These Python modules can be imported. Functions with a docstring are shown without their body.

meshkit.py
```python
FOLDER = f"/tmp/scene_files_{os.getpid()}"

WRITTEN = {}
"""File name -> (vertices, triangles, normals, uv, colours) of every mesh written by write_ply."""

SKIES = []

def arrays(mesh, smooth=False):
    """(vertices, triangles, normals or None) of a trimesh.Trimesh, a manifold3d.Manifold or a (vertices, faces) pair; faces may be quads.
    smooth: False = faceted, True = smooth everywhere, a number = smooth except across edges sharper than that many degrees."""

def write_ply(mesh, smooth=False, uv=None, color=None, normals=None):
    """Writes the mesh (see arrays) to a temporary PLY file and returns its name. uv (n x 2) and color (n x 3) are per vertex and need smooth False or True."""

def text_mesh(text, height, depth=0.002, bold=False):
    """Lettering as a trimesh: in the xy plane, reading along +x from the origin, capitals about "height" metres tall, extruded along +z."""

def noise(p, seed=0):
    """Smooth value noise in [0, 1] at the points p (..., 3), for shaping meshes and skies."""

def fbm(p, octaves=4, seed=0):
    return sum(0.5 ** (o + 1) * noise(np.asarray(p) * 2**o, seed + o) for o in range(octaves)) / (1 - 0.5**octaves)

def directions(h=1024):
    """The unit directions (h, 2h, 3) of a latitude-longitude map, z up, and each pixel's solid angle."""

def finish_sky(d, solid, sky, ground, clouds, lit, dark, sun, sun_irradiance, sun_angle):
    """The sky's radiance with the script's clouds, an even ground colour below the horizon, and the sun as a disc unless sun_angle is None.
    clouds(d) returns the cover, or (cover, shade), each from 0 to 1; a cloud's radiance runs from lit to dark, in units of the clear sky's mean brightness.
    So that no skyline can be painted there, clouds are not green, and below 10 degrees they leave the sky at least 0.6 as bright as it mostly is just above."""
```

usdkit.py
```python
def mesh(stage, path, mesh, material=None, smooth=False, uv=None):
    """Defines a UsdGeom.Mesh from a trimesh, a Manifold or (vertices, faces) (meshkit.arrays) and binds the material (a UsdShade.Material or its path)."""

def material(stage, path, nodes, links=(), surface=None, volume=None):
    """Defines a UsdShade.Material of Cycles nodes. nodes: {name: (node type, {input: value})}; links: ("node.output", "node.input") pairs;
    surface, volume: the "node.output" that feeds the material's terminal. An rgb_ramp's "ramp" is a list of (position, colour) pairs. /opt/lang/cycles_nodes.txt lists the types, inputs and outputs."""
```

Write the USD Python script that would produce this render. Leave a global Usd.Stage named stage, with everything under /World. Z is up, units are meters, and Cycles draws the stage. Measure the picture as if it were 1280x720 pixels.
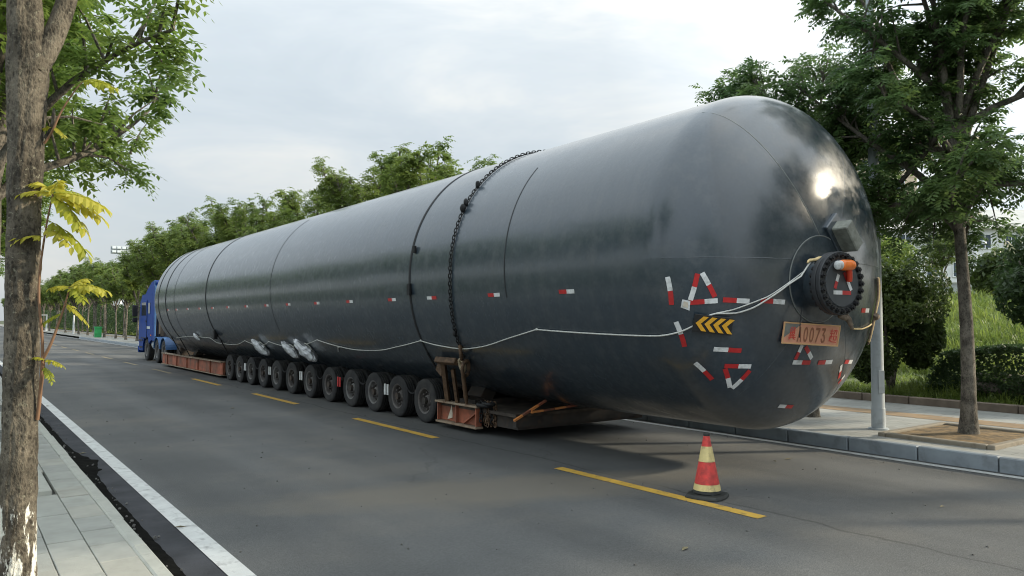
import math, random
import numpy as np, trimesh, usdkit, meshkit
from pxr import Gf, Sdf, Usd, UsdGeom, UsdLux, UsdShade, Vt

stage = Usd.Stage.CreateInMemory()
UsdGeom.SetStageUpAxis(stage, 'Z'); UsdGeom.SetStageMetersPerUnit(stage, 1.0)
UsdGeom.Xform.Define(stage, '/World'); UsdGeom.Scope.Define(stage, '/World/Looks')
PI = math.pi
# ---------------------------------------------------------------- camera, sky, sun
cam = UsdGeom.Camera.Define(stage, '/World/camera')
cam.CreateHorizontalApertureAttr(36.0); cam.CreateVerticalApertureAttr(20.25); cam.CreateFocalLengthAttr(27.0)
cam.CreateClippingRangeAttr((0.05, 5000.0)); cam.CreateExposureAttr(0.12)
YAW, PITCH = math.radians(36.08), math.radians(2.386)
fwd = np.array([math.sin(YAW) * math.cos(PITCH), math.cos(YAW) * math.cos(PITCH), math.sin(PITCH)])
rgt = np.array([math.cos(YAW), -math.sin(YAW), 0.0]); upv = np.cross(rgt, fwd)
m = Gf.Matrix4d(*rgt, 0, *upv, 0, *(-fwd), 0, 0, 0, 1.9, 1)
cam.AddTransformOp().Set(m)

SUN = np.array([0.80, -0.48, 0.35]); SUN /= np.linalg.norm(SUN)
SUN_EL, SUN_ROT = math.asin(SUN[2]), math.atan2(SUN[0], SUN[1])
sun = UsdLux.DistantLight.Define(stage, '/World/sun')
sun.CreateIntensityAttr(1.2); sun.CreateAngleAttr(2.5); sun.CreateColorAttr(Gf.Vec3f(1.0, 0.88, 0.68))
sun.GetPrim().CreateAttribute('inputs:normalize', Sdf.ValueTypeNames.Bool).Set(True)
zc = SUN; xc = np.cross([0, 0, 1], zc); xc /= np.linalg.norm(xc); yc = np.cross(zc, xc)
sun.AddTransformOp().Set(Gf.Matrix4d(*xc, 0, *yc, 0, *zc, 0, 0, 0, 0, 1))
usdkit.material(stage, '/World/Looks/sky', {
    'sky': ('sky_texture', {'sky_type': 'single_scattering', 'sun_disc': False, 'sun_elevation': SUN_EL, 'sun_rotation': SUN_ROT}),
    'tc': ('texture_coordinate', {}), 'sep': ('separate_xyz', {}),
    'map': ('mapping', {'scale': (1.6, 1.6, 5.5), 'rotation': (0.0, 0.25, 0.4)}),
    'n': ('noise_texture', {'scale': 1.7, 'detail': 7.0, 'roughness': 0.55, 'distortion': 0.4}),
    'cl': ('rgb_ramp', {'ramp': [(0.0, (5.2, 5.85, 6.3)), (0.42, (5.55, 6.15, 6.55)), (0.56, (5.9, 6.4, 6.7)), (0.72, (6.9, 7.05, 6.9))]}),
    'zr': ('map_range', {'from_min': -0.05, 'from_max': 0.9, 'to_min': 0.86, 'to_max': 2.1, 'clamp': True}), 'sd': ('vector_math', {'math_type': 'dot_product', 'vector2': tuple(SUN)}), 'sr': ('map_range', {'from_min': 0.3, 'from_max': 1.0, 'to_min': 1.0, 'to_max': 1.9, 'clamp': True}), 'zs': ('math', {'math_type': 'multiply'}), 'sc': ('vector_math', {'math_type': 'scale'}),
    'fr': ('map_range', {'from_min': 0.3, 'from_max': 0.75, 'to_min': 0.80, 'to_max': 0.97, 'clamp': True}),
    'dot': ('vector_math', {'math_type': 'dot_product', 'vector2': (0.80, 0.45, 0.40)}),
    'gl': ('map_range', {'from_min': 0.1, 'from_max': 1.0, 'to_min': -0.09, 'to_max': 0.07, 'clamp': True}),
    'ad': ('math', {'math_type': 'add'}),
    'mx': ('mix', {}), 'bg': ('background_shader', {'strength': 0.1})},
    [('tc.generated', 'map.vector'), ('map.vector', 'n.vector'), ('tc.generated', 'dot.vector1'), ('dot.value', 'gl.value'), ('n.fac', 'ad.value1'), ('gl.result', 'ad.value2'),
     ('ad.value', 'cl.fac'), ('ad.value', 'fr.value'), ('fr.result', 'mx.fac'), ('sky.color', 'mx.color1'), ('tc.generated', 'sep.vector'), ('sep.z', 'zr.value'), ('tc.generated', 'sd.vector1'), ('sd.value', 'sr.value'), ('zr.result', 'zs.value1'), ('sr.result', 'zs.value2'), ('cl.color', 'sc.vector1'), ('zs.value', 'sc.scale'), ('sc.vector', 'mx.color2'), ('mx.color', 'bg.color')],
    surface='bg.background')
dome = UsdLux.DomeLight.Define(stage, '/World/sky')
UsdShade.MaterialBindingAPI.Apply(dome.GetPrim()).Bind(UsdShade.Material.Get(stage, '/World/Looks/sky'))
dome.GetPrim().SetCustomDataByKey('kind', 'structure'); dome.GetPrim().SetCustomDataByKey('label', 'pale grey blue hazy sky with a thin bright cloud'); dome.GetPrim().SetCustomDataByKey('category', 'sky')

# ---------------------------------------------------------------- helpers
USED = {}
def numbered(path):
    k = USED.get(path, -1) + 1; USED[path] = k
    return path if k == 0 else f'{path}_{k:03d}'
def pth(parent): return '/World' if parent is None else (parent if isinstance(parent, str) else str(parent.GetPath()))
def tag(o, label=None, cat=None, group=None, kind=None):
    p = o.GetPrim() if hasattr(o, 'GetPrim') else o
    for k, v in (('label', label), ('category', cat), ('group', group), ('kind', kind)):
        if v: p.SetCustomDataByKey(k, v)
    return p
def obj(name, mesh, mat, parent=None, smooth=30, **kw):
    if isinstance(mesh, MB): mesh = mesh.mesh()
    p = usdkit.mesh(stage, numbered(pth(parent) + '/' + name), mesh, '/World/Looks/' + mat, smooth=smooth)
    return tag(p, **kw)
def xf(prim, loc=(0, 0, 0), rz=0.0, sc=None, rx=0.0, ry=0.0):
    a = UsdGeom.Xformable(prim); a.ClearXformOpOrder()
    a.AddTranslateOp().Set(Gf.Vec3d(*map(float, loc))); a.AddRotateXYZOp().Set(Gf.Vec3f(math.degrees(rx), math.degrees(ry), math.degrees(rz)))
    s = sc if sc is not None else 1.0
    a.AddScaleOp().Set(Gf.Vec3f(*([s] * 3 if np.ndim(s) == 0 else s)))
def thing(name, label, cat, loc=(0, 0, 0), rz=0.0, group=None, sc=None, parent=None):
    x = UsdGeom.Xform.Define(stage, numbered(pth(parent) + '/' + name)); xf(x, loc, rz, sc)
    return tag(x, label, cat, group)
def dup(root, loc, rz, label, group=None, sc=None):
    was = root.GetCustomData()
    base = str(root.GetPath()).split('/')[-1]
    if base[-4] == '_' and base[-3:].isdigit(): base = base[:-4]
    r = thing(base, label, was['category'], loc, rz, group or was.get('group'), sc)
    r.GetReferences().AddInternalReference(root.GetPath()); r.SetInstanceable(True)
    return r
class MB:
    def __init__(s): s.v, s.f, s.n = [], [], 0
    def add(s, v, f=None):
        if f is None: v, f = np.array(v.vertices), np.array(v.faces)
        v = np.asarray(v, float); f = np.asarray(f, int)
        if f.shape[1] == 4: f = np.vstack([f[:, [0, 1, 2]], f[:, [0, 2, 3]]])
        s.v.append(v); s.f.append(f + s.n); s.n += len(v); return s
    def mesh(s): return trimesh.Trimesh(np.vstack(s.v), np.vstack(s.f), process=False)
    def box(s, c, size, rot=None, bev=0.0): return s.add(box(c, size, rot, bev))
    def bar(s, a, b, w, h=None, up=(0, 0, 1)): return s.add(bar(a, b, w, h, up))
    def tube(s, p, r, sides=8): return s.add(*tube(p, r, sides))
def box(c, size, rot=None, bev=0.0):
    b = trimesh.creation.box(size)
    if bev:
        x, y, z = np.array(size) / 2; pts = []
        for sx in (-1, 1):
            for sy in (-1, 1):
                for sz in (-1, 1):
                    pts += [(sx * (x - bev), sy * (y - bev), sz * z), (sx * x, sy * (y - bev), sz * (z - bev)), (sx * (x - bev), sy * y, sz * (z - bev))]
        b = trimesh.Trimesh(pts).convex_hull
    if rot is not None: b.apply_transform(trimesh.transformations.euler_matrix(*rot))
    b.apply_translation(c); return b
def frame_box(c, U, V, W, size, bev=0.0):
    b = box((0, 0, 0), size, None, bev); M = np.eye(4); M[:3, 0], M[:3, 1], M[:3, 2], M[:3, 3] = U, V, W, c
    b.apply_transform(M); return b
def unit(a): a = np.asarray(a, float); return a / np.linalg.norm(a)
def bar(a, b, w, h=None, up=(0, 0, 1)):
    a, b = np.asarray(a, float), np.asarray(b, float); d = unit(b - a); x = np.cross(d, up)
    x = unit(x) if np.linalg.norm(x) > 1e-6 else np.array([1.0, 0, 0]); y = np.cross(d, x)
    return frame_box((a + b) / 2, x, -y, d, (w, h or w, np.linalg.norm(b - a)))
def tube(p, r, sides=8, cap=True):
    p = np.asarray(p, float); n = len(p); r = np.broadcast_to(np.asarray(r, float), (n,))
    t = np.gradient(p, axis=0); t /= np.linalg.norm(t, axis=1, keepdims=True) + 1e-12
    a = np.zeros_like(p); ref = np.array([0, 0, 1.0]) if abs(t[0, 2]) < 0.9 else np.array([1.0, 0, 0])
    cur = unit(np.cross(t[0], ref))
    for i in range(n):
        cur = cur - t[i] * (cur @ t[i]); cur /= np.linalg.norm(cur) + 1e-12; a[i] = cur
    b = np.cross(t, a); ang = np.arange(sides) * 2 * PI / sides
    v = (p[:, None] + r[:, None, None] * (np.cos(ang)[None, :, None] * a[:, None] + np.sin(ang)[None, :, None] * b[:, None])).reshape(-1, 3)
    i, j = np.meshgrid(np.arange(n - 1), np.arange(sides), indexing='ij')
    q = np.stack([i * sides + j, i * sides + (j + 1) % sides, (i + 1) * sides + (j + 1) % sides, (i + 1) * sides + j], -1).reshape(-1, 4)
    f = np.vstack([q[:, [0, 1, 2]], q[:, [0, 2, 3]]])
    if cap:
        k = len(v); v = np.vstack([v, p[0], p[-1]]); jj = np.arange(sides)
        f = np.vstack([f, np.stack([np.full(sides, k), (jj + 1) % sides, jj], 1), np.stack([np.full(sides, k + 1), (n - 1) * sides + jj, (n - 1) * sides + (jj + 1) % sides], 1)])
    return v, f
def spline(p, n):
    p = np.asarray(p, float); d = np.r_[0, np.cumsum(np.linalg.norm(np.diff(p, axis=0), axis=1))]
    from scipy.interpolate import PchipInterpolator
    return PchipInterpolator(d, p)(np.linspace(0, d[-1], n))
def lathe(prof, axis='z', sides=32):
    prof = np.asarray(prof, float); ang = np.arange(sides) * 2 * PI / sides
    v = np.stack([prof[:, None, 0] * np.cos(ang), prof[:, None, 0] * np.sin(ang), np.broadcast_to(prof[:, None, 1], (len(prof), sides))], -1).reshape(-1, 3)
    n = len(prof); i, j = np.meshgrid(np.arange(n - 1), np.arange(sides), indexing='ij')
    q = np.stack([i * sides + j, i * sides + (j + 1) % sides, (i + 1) * sides + (j + 1) % sides, (i + 1) * sides + j], -1).reshape(-1, 4)
    if axis == 'x': v = v[:, [2, 0, 1]]
    if axis == 'y': v = v[:, [1, 2, 0]]
    return trimesh.Trimesh(v, np.vstack([q[:, [0, 1, 2]], q[:, [0, 2, 3]]]), process=False)
def sheet(x0, x1, y0, y1, z, nx=1, ny=1, fn=None):
    X, Y = np.meshgrid(np.linspace(x0, x1, nx + 1), np.linspace(y0, y1, ny + 1), indexing='ij')
    Z = np.full_like(X, z) if fn is None else fn(X, Y)
    v = np.stack([X, Y, Z], -1).reshape(-1, 3); i, j = np.meshgrid(np.arange(nx), np.arange(ny), indexing='ij'); w = ny + 1
    q = np.stack([i * w + j, (i + 1) * w + j, (i + 1) * w + j + 1, i * w + j + 1], -1).reshape(-1, 4)
    return trimesh.Trimesh(v, np.vstack([q[:, [0, 1, 2]], q[:, [0, 2, 3]]]), process=False)
def extrude_poly(pts, h):
    from shapely.geometry import Polygon
    return trimesh.creation.extrude_polygon(Polygon(pts), h, engine='earcut')

# ---------------------------------------------------------------- materials
def mat(name, color, rough=0.6, var=0.0, scale=3.0, bump=0.0, bscale=40.0, metal=0.0, dirt=None, dscale=2.0, damt=(0.5, 0.7), space='pos', island=0.0, coat=0.0, spec=0.5, detail=5.0):
    c = np.array(color, float)
    N = {'p': ('principled_bsdf', {'roughness': rough, 'metallic': metal, 'coat_weight': coat, 'specular_ior_level': spec}), 'g': ('geometry', {}), 'tc': ('texture_coordinate', {})}
    L = []; src = 'g.position' if space == 'pos' else 'tc.object'
    N['n'] = ('noise_texture', {'scale': scale, 'detail': detail, 'roughness': 0.6}); L.append((src, 'n.vector'))
    N['r'] = ('rgb_ramp', {'ramp': [(0.3, tuple(c * (1 - var))), (0.7, tuple(np.minimum(c * (1 + var), 1)))]}); L.append(('n.fac', 'r.fac'))
    out = 'r.color'
    if island:
        N['ir'] = ('map_range', {'to_min': 1 - island, 'to_max': 1 + island}); N['im'] = ('vector_math', {'math_type': 'scale'})
        L += [('g.random_per_island', 'ir.value'), (out, 'im.vector1'), ('ir.result', 'im.scale')]; out = 'im.vector'
    if dirt is not None:
        N['dn'] = ('noise_texture', {'scale': dscale, 'detail': 7.0, 'roughness': 0.65}); N['dr'] = ('map_range', {'from_min': damt[0], 'from_max': damt[1], 'clamp': True}); N['dm'] = ('mix', {'color2': tuple(dirt)})
        L += [(src, 'dn.vector'), ('dn.fac', 'dr.value'), ('dr.result', 'dm.fac'), (out, 'dm.color1')]; out = 'dm.color'
    L.append((out, 'p.base_color'))
    if bump:
        N['bn'] = ('noise_texture', {'scale': bscale, 'detail': 4.0}); N['b'] = ('bump', {'strength': bump, 'distance': 0.01})
        L += [(src, 'bn.vector'), ('bn.fac', 'b.height'), ('b.normal', 'p.normal')]
    return usdkit.material(stage, '/World/Looks/' + name, N, L, surface='p.BSDF')
def leaf_mat(name, dark, light, trans=0.35, lightmix=(0.0, 1.0), rough=0.45):
    d, l = np.array(dark), np.array(light)
    usdkit.material(stage, '/World/Looks/' + name, {
        'g': ('geometry', {}), 'tc': ('texture_coordinate', {}), 'n': ('noise_texture', {'scale': 0.9, 'detail': 2.0}), 'a': ('math', {'math_type': 'multiply_add', 'value2': 0.55}),
        'r': ('rgb_ramp', {'ramp': [(0.2, tuple(d)), (0.6, tuple((d + l) / 2)), (0.95, tuple(l))]}), 'h': ('hsv', {'saturation': 1.0, 'value': 1.5}),
        'p': ('principled_bsdf', {'roughness': rough, 'specular_ior_level': 0.4}), 't': ('translucent_bsdf', {}), 'm': ('mix_closure', {'fac': trans})},
        [('g.random_per_island', 'a.value1'), ('tc.object', 'n.vector'), ('n.fac', 'a.value3'), ('a.value', 'r.fac'), ('r.color', 'p.base_color'), ('r.color', 'h.color'), ('h.color', 't.color'), ('p.BSDF', 'm.closure1'), ('t.BSDF', 'm.closure2')], surface='m.closure')

# asphalt: fine grain, broad worn tracks, a few cracks
usdkit.material(stage, '/World/Looks/asphalt', {
    'g': ('geometry', {}), 'n1': ('noise_texture', {'scale': 0.35, 'detail': 5.0, 'roughness': 0.6}), 'mp': ('mapping', {'scale': (1.0, 0.12, 1.0)}),
    'n2': ('noise_texture', {'scale': 1.3, 'detail': 4.0}), 'n3': ('noise_texture', {'scale': 75.0, 'detail': 4.0, 'roughness': 0.8}),
    'r1': ('rgb_ramp', {'ramp': [(0.32, (0.098, 0.102, 0.102)), (0.52, (0.124, 0.126, 0.123)), (0.66, (0.160, 0.154, 0.140))]}),
    'r2': ('map_range', {'from_min': 0.3, 'from_max': 0.7, 'to_min': 0.86, 'to_max': 1.14, 'clamp': True}), 'r3': ('map_range', {'from_min': 0.3, 'from_max': 0.72, 'to_min': 0.60, 'to_max': 1.45, 'clamp': True}),
    's2': ('vector_math', {'math_type': 'scale'}), 's3': ('vector_math', {'math_type': 'scale'}),
    'cn': ('noise_texture', {'scale': 1.2, 'detail': 4.0}), 'cv': ('vector_math', {'math_type': 'multiply_add', 'vector2': (0.9, 0.9, 0.0)}), 'v': ('voronoi_texture', {'feature': 'distance_to_edge', 'scale': 0.16}),
    'cr': ('map_range', {'from_min': 0.0, 'from_max': 0.0016, 'to_min': 0.82, 'to_max': 1.0, 'clamp': True}), 's4': ('vector_math', {'math_type': 'scale'}),
    'sx': ('separate_xyz', {}), 'wm': ('math', {'math_type': 'multiply_add', 'value2': 3.3, 'value3': 0.9}), 'wv': ('math', {'math_type': 'cosine'}), 'wr': ('map_range', {'from_min': -1.0, 'from_max': 1.0, 'to_min': 0.91, 'to_max': 1.08}), 's5': ('vector_math', {'math_type': 'scale'}),
    'n6': ('noise_texture', {'scale': 26.0, 'detail': 5.0, 'roughness': 0.75}), 'r6': ('map_range', {'from_min': 0.3, 'from_max': 0.7, 'to_min': 0.84, 'to_max': 1.17, 'clamp': True}), 's6': ('vector_math', {'math_type': 'scale'}),
    'jn': ('noise_texture', {'scale': 1.6, 'detail': 5.0}), 'jm': ('math', {'math_type': 'multiply_add', 'value2': 0.28}), 'ja': ('math', {'math_type': 'subtract', 'value2': 6.72}), 'jb': ('math', {'math_type': 'absolute'}), 'jr': ('map_range', {'from_min': 0.006, 'from_max': 0.03, 'to_min': 0.66, 'to_max': 1.0, 'clamp': True}), 's7': ('vector_math', {'math_type': 'scale'}),
    'on': ('noise_texture', {'scale': 2.6, 'detail': 6.0, 'roughness': 0.7}), 'or': ('map_range', {'from_min': 0.64, 'from_max': 0.74, 'to_min': 1.0, 'to_max': 0.70, 'clamp': True}), 's8': ('vector_math', {'math_type': 'scale'}),
    'dm': ('mapping', {'mapping_type': 'texture', 'location': (5.2, 7.05, 0.0), 'rotation': (0.0, 0.0, -0.34), 'scale': (2.5, 0.62, 1.0)}), 'dl': ('vector_math', {'math_type': 'length'}), 'dn': ('noise_texture', {'scale': 1.8, 'detail': 6.0}), 'da': ('math', {'math_type': 'multiply_add', 'value2': 0.9}), 'dr': ('map_range', {'from_min': 1.15, 'from_max': 1.8, 'to_min': 0.62, 'to_max': 0.0, 'clamp': True}), 'dx': ('mix', {'color2': (0.21, 0.185, 0.145)}),  # tan strip: sunlight past the vessel end painted into the asphalt colour
    'b': ('bump', {'strength': 0.9, 'distance': 0.010}), 'p': ('principled_bsdf', {'roughness': 0.82, 'specular_ior_level': 0.3})},
    [('g.position', 'jn.vector'), ('jn.fac', 'jm.value1'), ('sx.x', 'jm.value3'), ('jm.value', 'ja.value1'), ('ja.value', 'jb.value1'), ('jb.value', 'jr.value'), ('s6.vector', 's7.vector1'), ('jr.result', 's7.scale'), ('g.position', 'on.vector'), ('on.fac', 'or.value'), ('s7.vector', 's8.vector1'), ('or.result', 's8.scale'), ('g.position', 'sx.vector'), ('sx.x', 'wm.value1'), ('wm.value', 'wv.value1'), ('wv.value', 'wr.value'), ('s4.vector', 's5.vector1'), ('wr.result', 's5.scale'), ('g.position', 'n6.vector'), ('n6.fac', 'r6.value'), ('s5.vector', 's6.vector1'), ('r6.result', 's6.scale'), ('g.position', 'n1.vector'), ('g.position', 'mp.vector'), ('mp.vector', 'n2.vector'), ('g.position', 'n3.vector'), ('n1.fac', 'r1.fac'), ('n2.fac', 'r2.value'), ('n3.fac', 'r3.value'),
     ('r1.color', 's2.vector1'), ('r2.result', 's2.scale'), ('s2.vector', 's3.vector1'), ('r3.result', 's3.scale'), ('g.position', 'cn.vector'), ('cn.color', 'cv.vector1'), ('g.position', 'cv.vector3'), ('cv.vector', 'v.vector'),
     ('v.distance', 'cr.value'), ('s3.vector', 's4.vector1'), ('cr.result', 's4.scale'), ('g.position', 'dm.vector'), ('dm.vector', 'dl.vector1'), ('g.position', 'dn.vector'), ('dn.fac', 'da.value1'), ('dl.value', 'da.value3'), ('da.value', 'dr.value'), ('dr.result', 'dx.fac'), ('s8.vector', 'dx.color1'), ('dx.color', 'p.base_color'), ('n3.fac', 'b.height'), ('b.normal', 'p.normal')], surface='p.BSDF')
mat('gutter_asphalt', (0.058, 0.060, 0.066), 0.9, 0.3, 2.0, 0.6, 120.0, spec=0.2)
mat('gutter_dirt_shade', (0.008, 0.008, 0.007), 1.0, 0.5, 8.0, 0.5, 60.0, spec=0.05)  # near black so the dirt also carries the gutter shade
mat('yellow_worn', (0.36, 0.28, 0.14), 0.8, 0.2, 5.0, 0.3, 120.0, dirt=(0.15, 0.145, 0.13), dscale=8.0, damt=(0.40, 0.60))
mat('white_paint', (0.60, 0.61, 0.59), 0.7, 0.10, 5.0, 0.3, 120.0, dirt=(0.28, 0.28, 0.27), dscale=7.0, damt=(0.52, 0.72))
mat('yellow_paint', (0.62, 0.38, 0.06), 0.7, 0.12, 5.0, 0.3, 120.0, dirt=(0.20, 0.15, 0.07), dscale=9.0, damt=(0.52, 0.75))
for k, c in enumerate([(0.335, 0.34, 0.305), (0.365, 0.365, 0.325), (0.31, 0.315, 0.285), (0.35, 0.345, 0.30)]):
    mat(f'paver_{k}', c, 0.8, 0.12, 4.0, 0.25, 90.0, dirt=tuple(np.array(c) * 0.7), dscale=3.0, damt=(0.55, 0.8))
mat('paver_bed', (0.11, 0.11, 0.10), 0.9, 0.3, 6.0)
mat('kerb_pale', (0.40, 0.405, 0.36), 0.8, 0.12, 5.0, 0.3, 80.0, dirt=(0.19, 0.19, 0.17), dscale=5.0, damt=(0.58, 0.8))
mat('kerb_grey', (0.26, 0.295, 0.32), 0.75, 0.14, 4.0, 0.3, 80.0, dirt=(0.15, 0.16, 0.165), dscale=3.0, damt=(0.5, 0.75))
mat('kerb_brown', (0.16, 0.125, 0.095), 0.85, 0.25, 4.0, 0.4, 60.0)
mat('kerb_tan', (0.27, 0.235, 0.18), 0.85, 0.2, 4.0, 0.4, 60.0, dirt=(0.16, 0.13, 0.09), dscale=4.0)
mat('soil', (0.22, 0.145, 0.065), 0.95, 0.4, 9.0, 0.8, 40.0, dirt=(0.07, 0.055, 0.035), dscale=5.0, damt=(0.45, 0.65))
mat('bank_soil', (0.10, 0.115, 0.045), 0.95, 0.4, 1.2, 0.8, 20.0)
mat('ground', (0.06, 0.075, 0.035), 0.95, 0.4, 0.3)
usdkit.material(stage, '/World/Looks/footway', {
    'g': ('geometry', {}), 'mp': ('mapping', {'rotation': (0, 0, PI / 2)}), 'br': ('brick_texture', {'color1': (0.32, 0.325, 0.30), 'color2': (0.38, 0.375, 0.345), 'mortar': (0.2, 0.2, 0.18), 'scale': 1.0, 'mortar_size': 0.006, 'brick_width': 0.5, 'row_height': 0.25}),
    'n': ('noise_texture', {'scale': 1.1, 'detail': 6.0}), 'r': ('map_range', {'from_min': 0.3, 'from_max': 0.7, 'to_min': 0.72, 'to_max': 1.2}), 's': ('vector_math', {'math_type': 'scale'}),
    'b': ('bump', {'strength': 0.3, 'distance': 0.004}), 'p': ('principled_bsdf', {'roughness': 0.85})},
    [('g.position', 'mp.vector'), ('mp.vector', 'br.vector'), ('g.position', 'n.vector'), ('n.fac', 'r.value'), ('br.color', 's.vector1'), ('r.result', 's.scale'), ('s.vector', 'p.base_color'), ('br.fac', 'b.height'), ('b.normal', 'p.normal')], surface='p.BSDF')
mat('tactile', (0.29, 0.20, 0.115), 0.85, 0.2, 2.5, 0.3, 60.0, dirt=(0.2, 0.17, 0.13), dscale=2.0)
# bark, with a worn whitewash up to 0.8 m on the near tree
def bark(name, c1, c2, wash=None, space='object', sc=1.0):
    N = {'g': ('geometry', {}), 'tc': ('texture_coordinate', {}), 'mp': ('mapping', {'scale': (16.0 * sc, 16.0 * sc, 9.0 * sc)}), 'n': ('noise_texture', {'scale': 1.0, 'detail': 8.0, 'roughness': 0.7, 'distortion': 0.5}),
         'v': ('voronoi_texture', {'feature': 'f1', 'scale': 3.2, 'detail': 2.0}), 'ma': ('math', {'math_type': 'multiply_add', 'value2': 0.35}),
         'r': ('rgb_ramp', {'ramp': [(0.50, c1), (0.68, tuple(np.array(c1) * .6 + np.array(c2) * .4)), (0.86, c2)]}),
         'n2': ('noise_texture', {'scale': 38.0 * sc, 'detail': 4.0, 'roughness': 0.7}), 'lr': ('map_range', {'from_min': 0.58, 'from_max': 0.66, 'clamp': True}), 'lm': ('mix', {'color2': (0.24, 0.23, 0.17)}), 'lf': ('math', {'math_type': 'multiply', 'value2': 0.75}), 'n4': ('noise_texture', {'scale': 5.0 * sc, 'detail': 3.0}), 'br': ('map_range', {'from_min': 0.35, 'from_max': 0.65, 'to_min': 0.45, 'to_max': 1.25, 'clamp': True}), 'bs': ('vector_math', {'math_type': 'scale'}),
         'b': ('bump', {'strength': 0.9, 'distance': 0.02}), 'p': ('principled_bsdf', {'roughness': 0.9, 'specular_ior_level': 0.25})}
    L = [('tc.object', 'mp.vector'), ('mp.vector', 'n.vector'), ('mp.vector', 'v.vector'), ('v.distance', 'ma.value1'), ('n.fac', 'ma.value3'), ('ma.value', 'r.fac'), ('tc.object', 'n2.vector'), ('n2.fac', 'lr.value'), ('lr.result', 'lf.value1'), ('lf.value', 'lm.fac'), ('tc.object', 'n4.vector'), ('n4.fac', 'br.value'), ('r.color', 'bs.vector1'), ('br.result', 'bs.scale'), ('bs.vector', 'lm.color1'), ('ma.value', 'b.height'), ('b.normal', 'p.normal')]
    out = 'lm.color'
    if wash:
        N |= {'sx': ('separate_xyz', {}), 'wn': ('noise_texture', {'scale': 9.0, 'detail': 7.0, 'roughness': 0.7}), 'wm': ('mapping', {'scale': (2.0, 2.0, 0.6)}), 'wz': ('map_range', {'from_min': wash - 0.2, 'from_max': wash + 0.06, 'to_min': 0.06, 'to_max': -0.25, 'clamp': True}),
              'wa': ('math', {'math_type': 'add'}), 'wt': ('map_range', {'from_min': 0.56, 'from_max': 0.60, 'clamp': True}), 'wc': ('mix', {'color2': (0.80, 0.79, 0.70)})}
        L += [('tc.object', 'sx.vector'), ('sx.z', 'wz.value'), ('tc.object', 'wm.vector'), ('wm.vector', 'wn.vector'), ('wn.fac', 'wa.value1'), ('wz.result', 'wa.value2'), ('wa.value', 'wt.value'), ('wt.result', 'wc.fac'), (out, 'wc.color1')]; out = 'wc.color'
    L.append((out, 'p.base_color'))
    usdkit.material(stage, '/World/Looks/' + name, N, L, surface='p.BSDF')
bark('near_bark', (0.022, 0.019, 0.015), (0.145, 0.125, 0.095), 0.80)
bark('bark', (0.05, 0.043, 0.036), (0.19, 0.17, 0.14), None)
leaf_mat('leaf_street', (0.044, 0.092, 0.038), (0.145, 0.215, 0.06), 0.5)
leaf_mat('leaf_left', (0.06, 0.125, 0.03), (0.26, 0.32, 0.06), 0.5)
leaf_mat('leaf_far', (0.065, 0.12, 0.03), (0.28, 0.34, 0.07), 0.35)
leaf_mat('leaf_yellow', (0.30, 0.30, 0.03), (0.60, 0.53, 0.08), 0.4)
leaf_mat('leaf_shrub', (0.028, 0.052, 0.016), (0.11, 0.15, 0.03), 0.35)
leaf_mat('leaf_hedge', (0.030, 0.060, 0.024), (0.085, 0.13, 0.04), 0.35)
leaf_mat('grass', (0.07, 0.12, 0.025), (0.30, 0.35, 0.08), 0.45)
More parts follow.
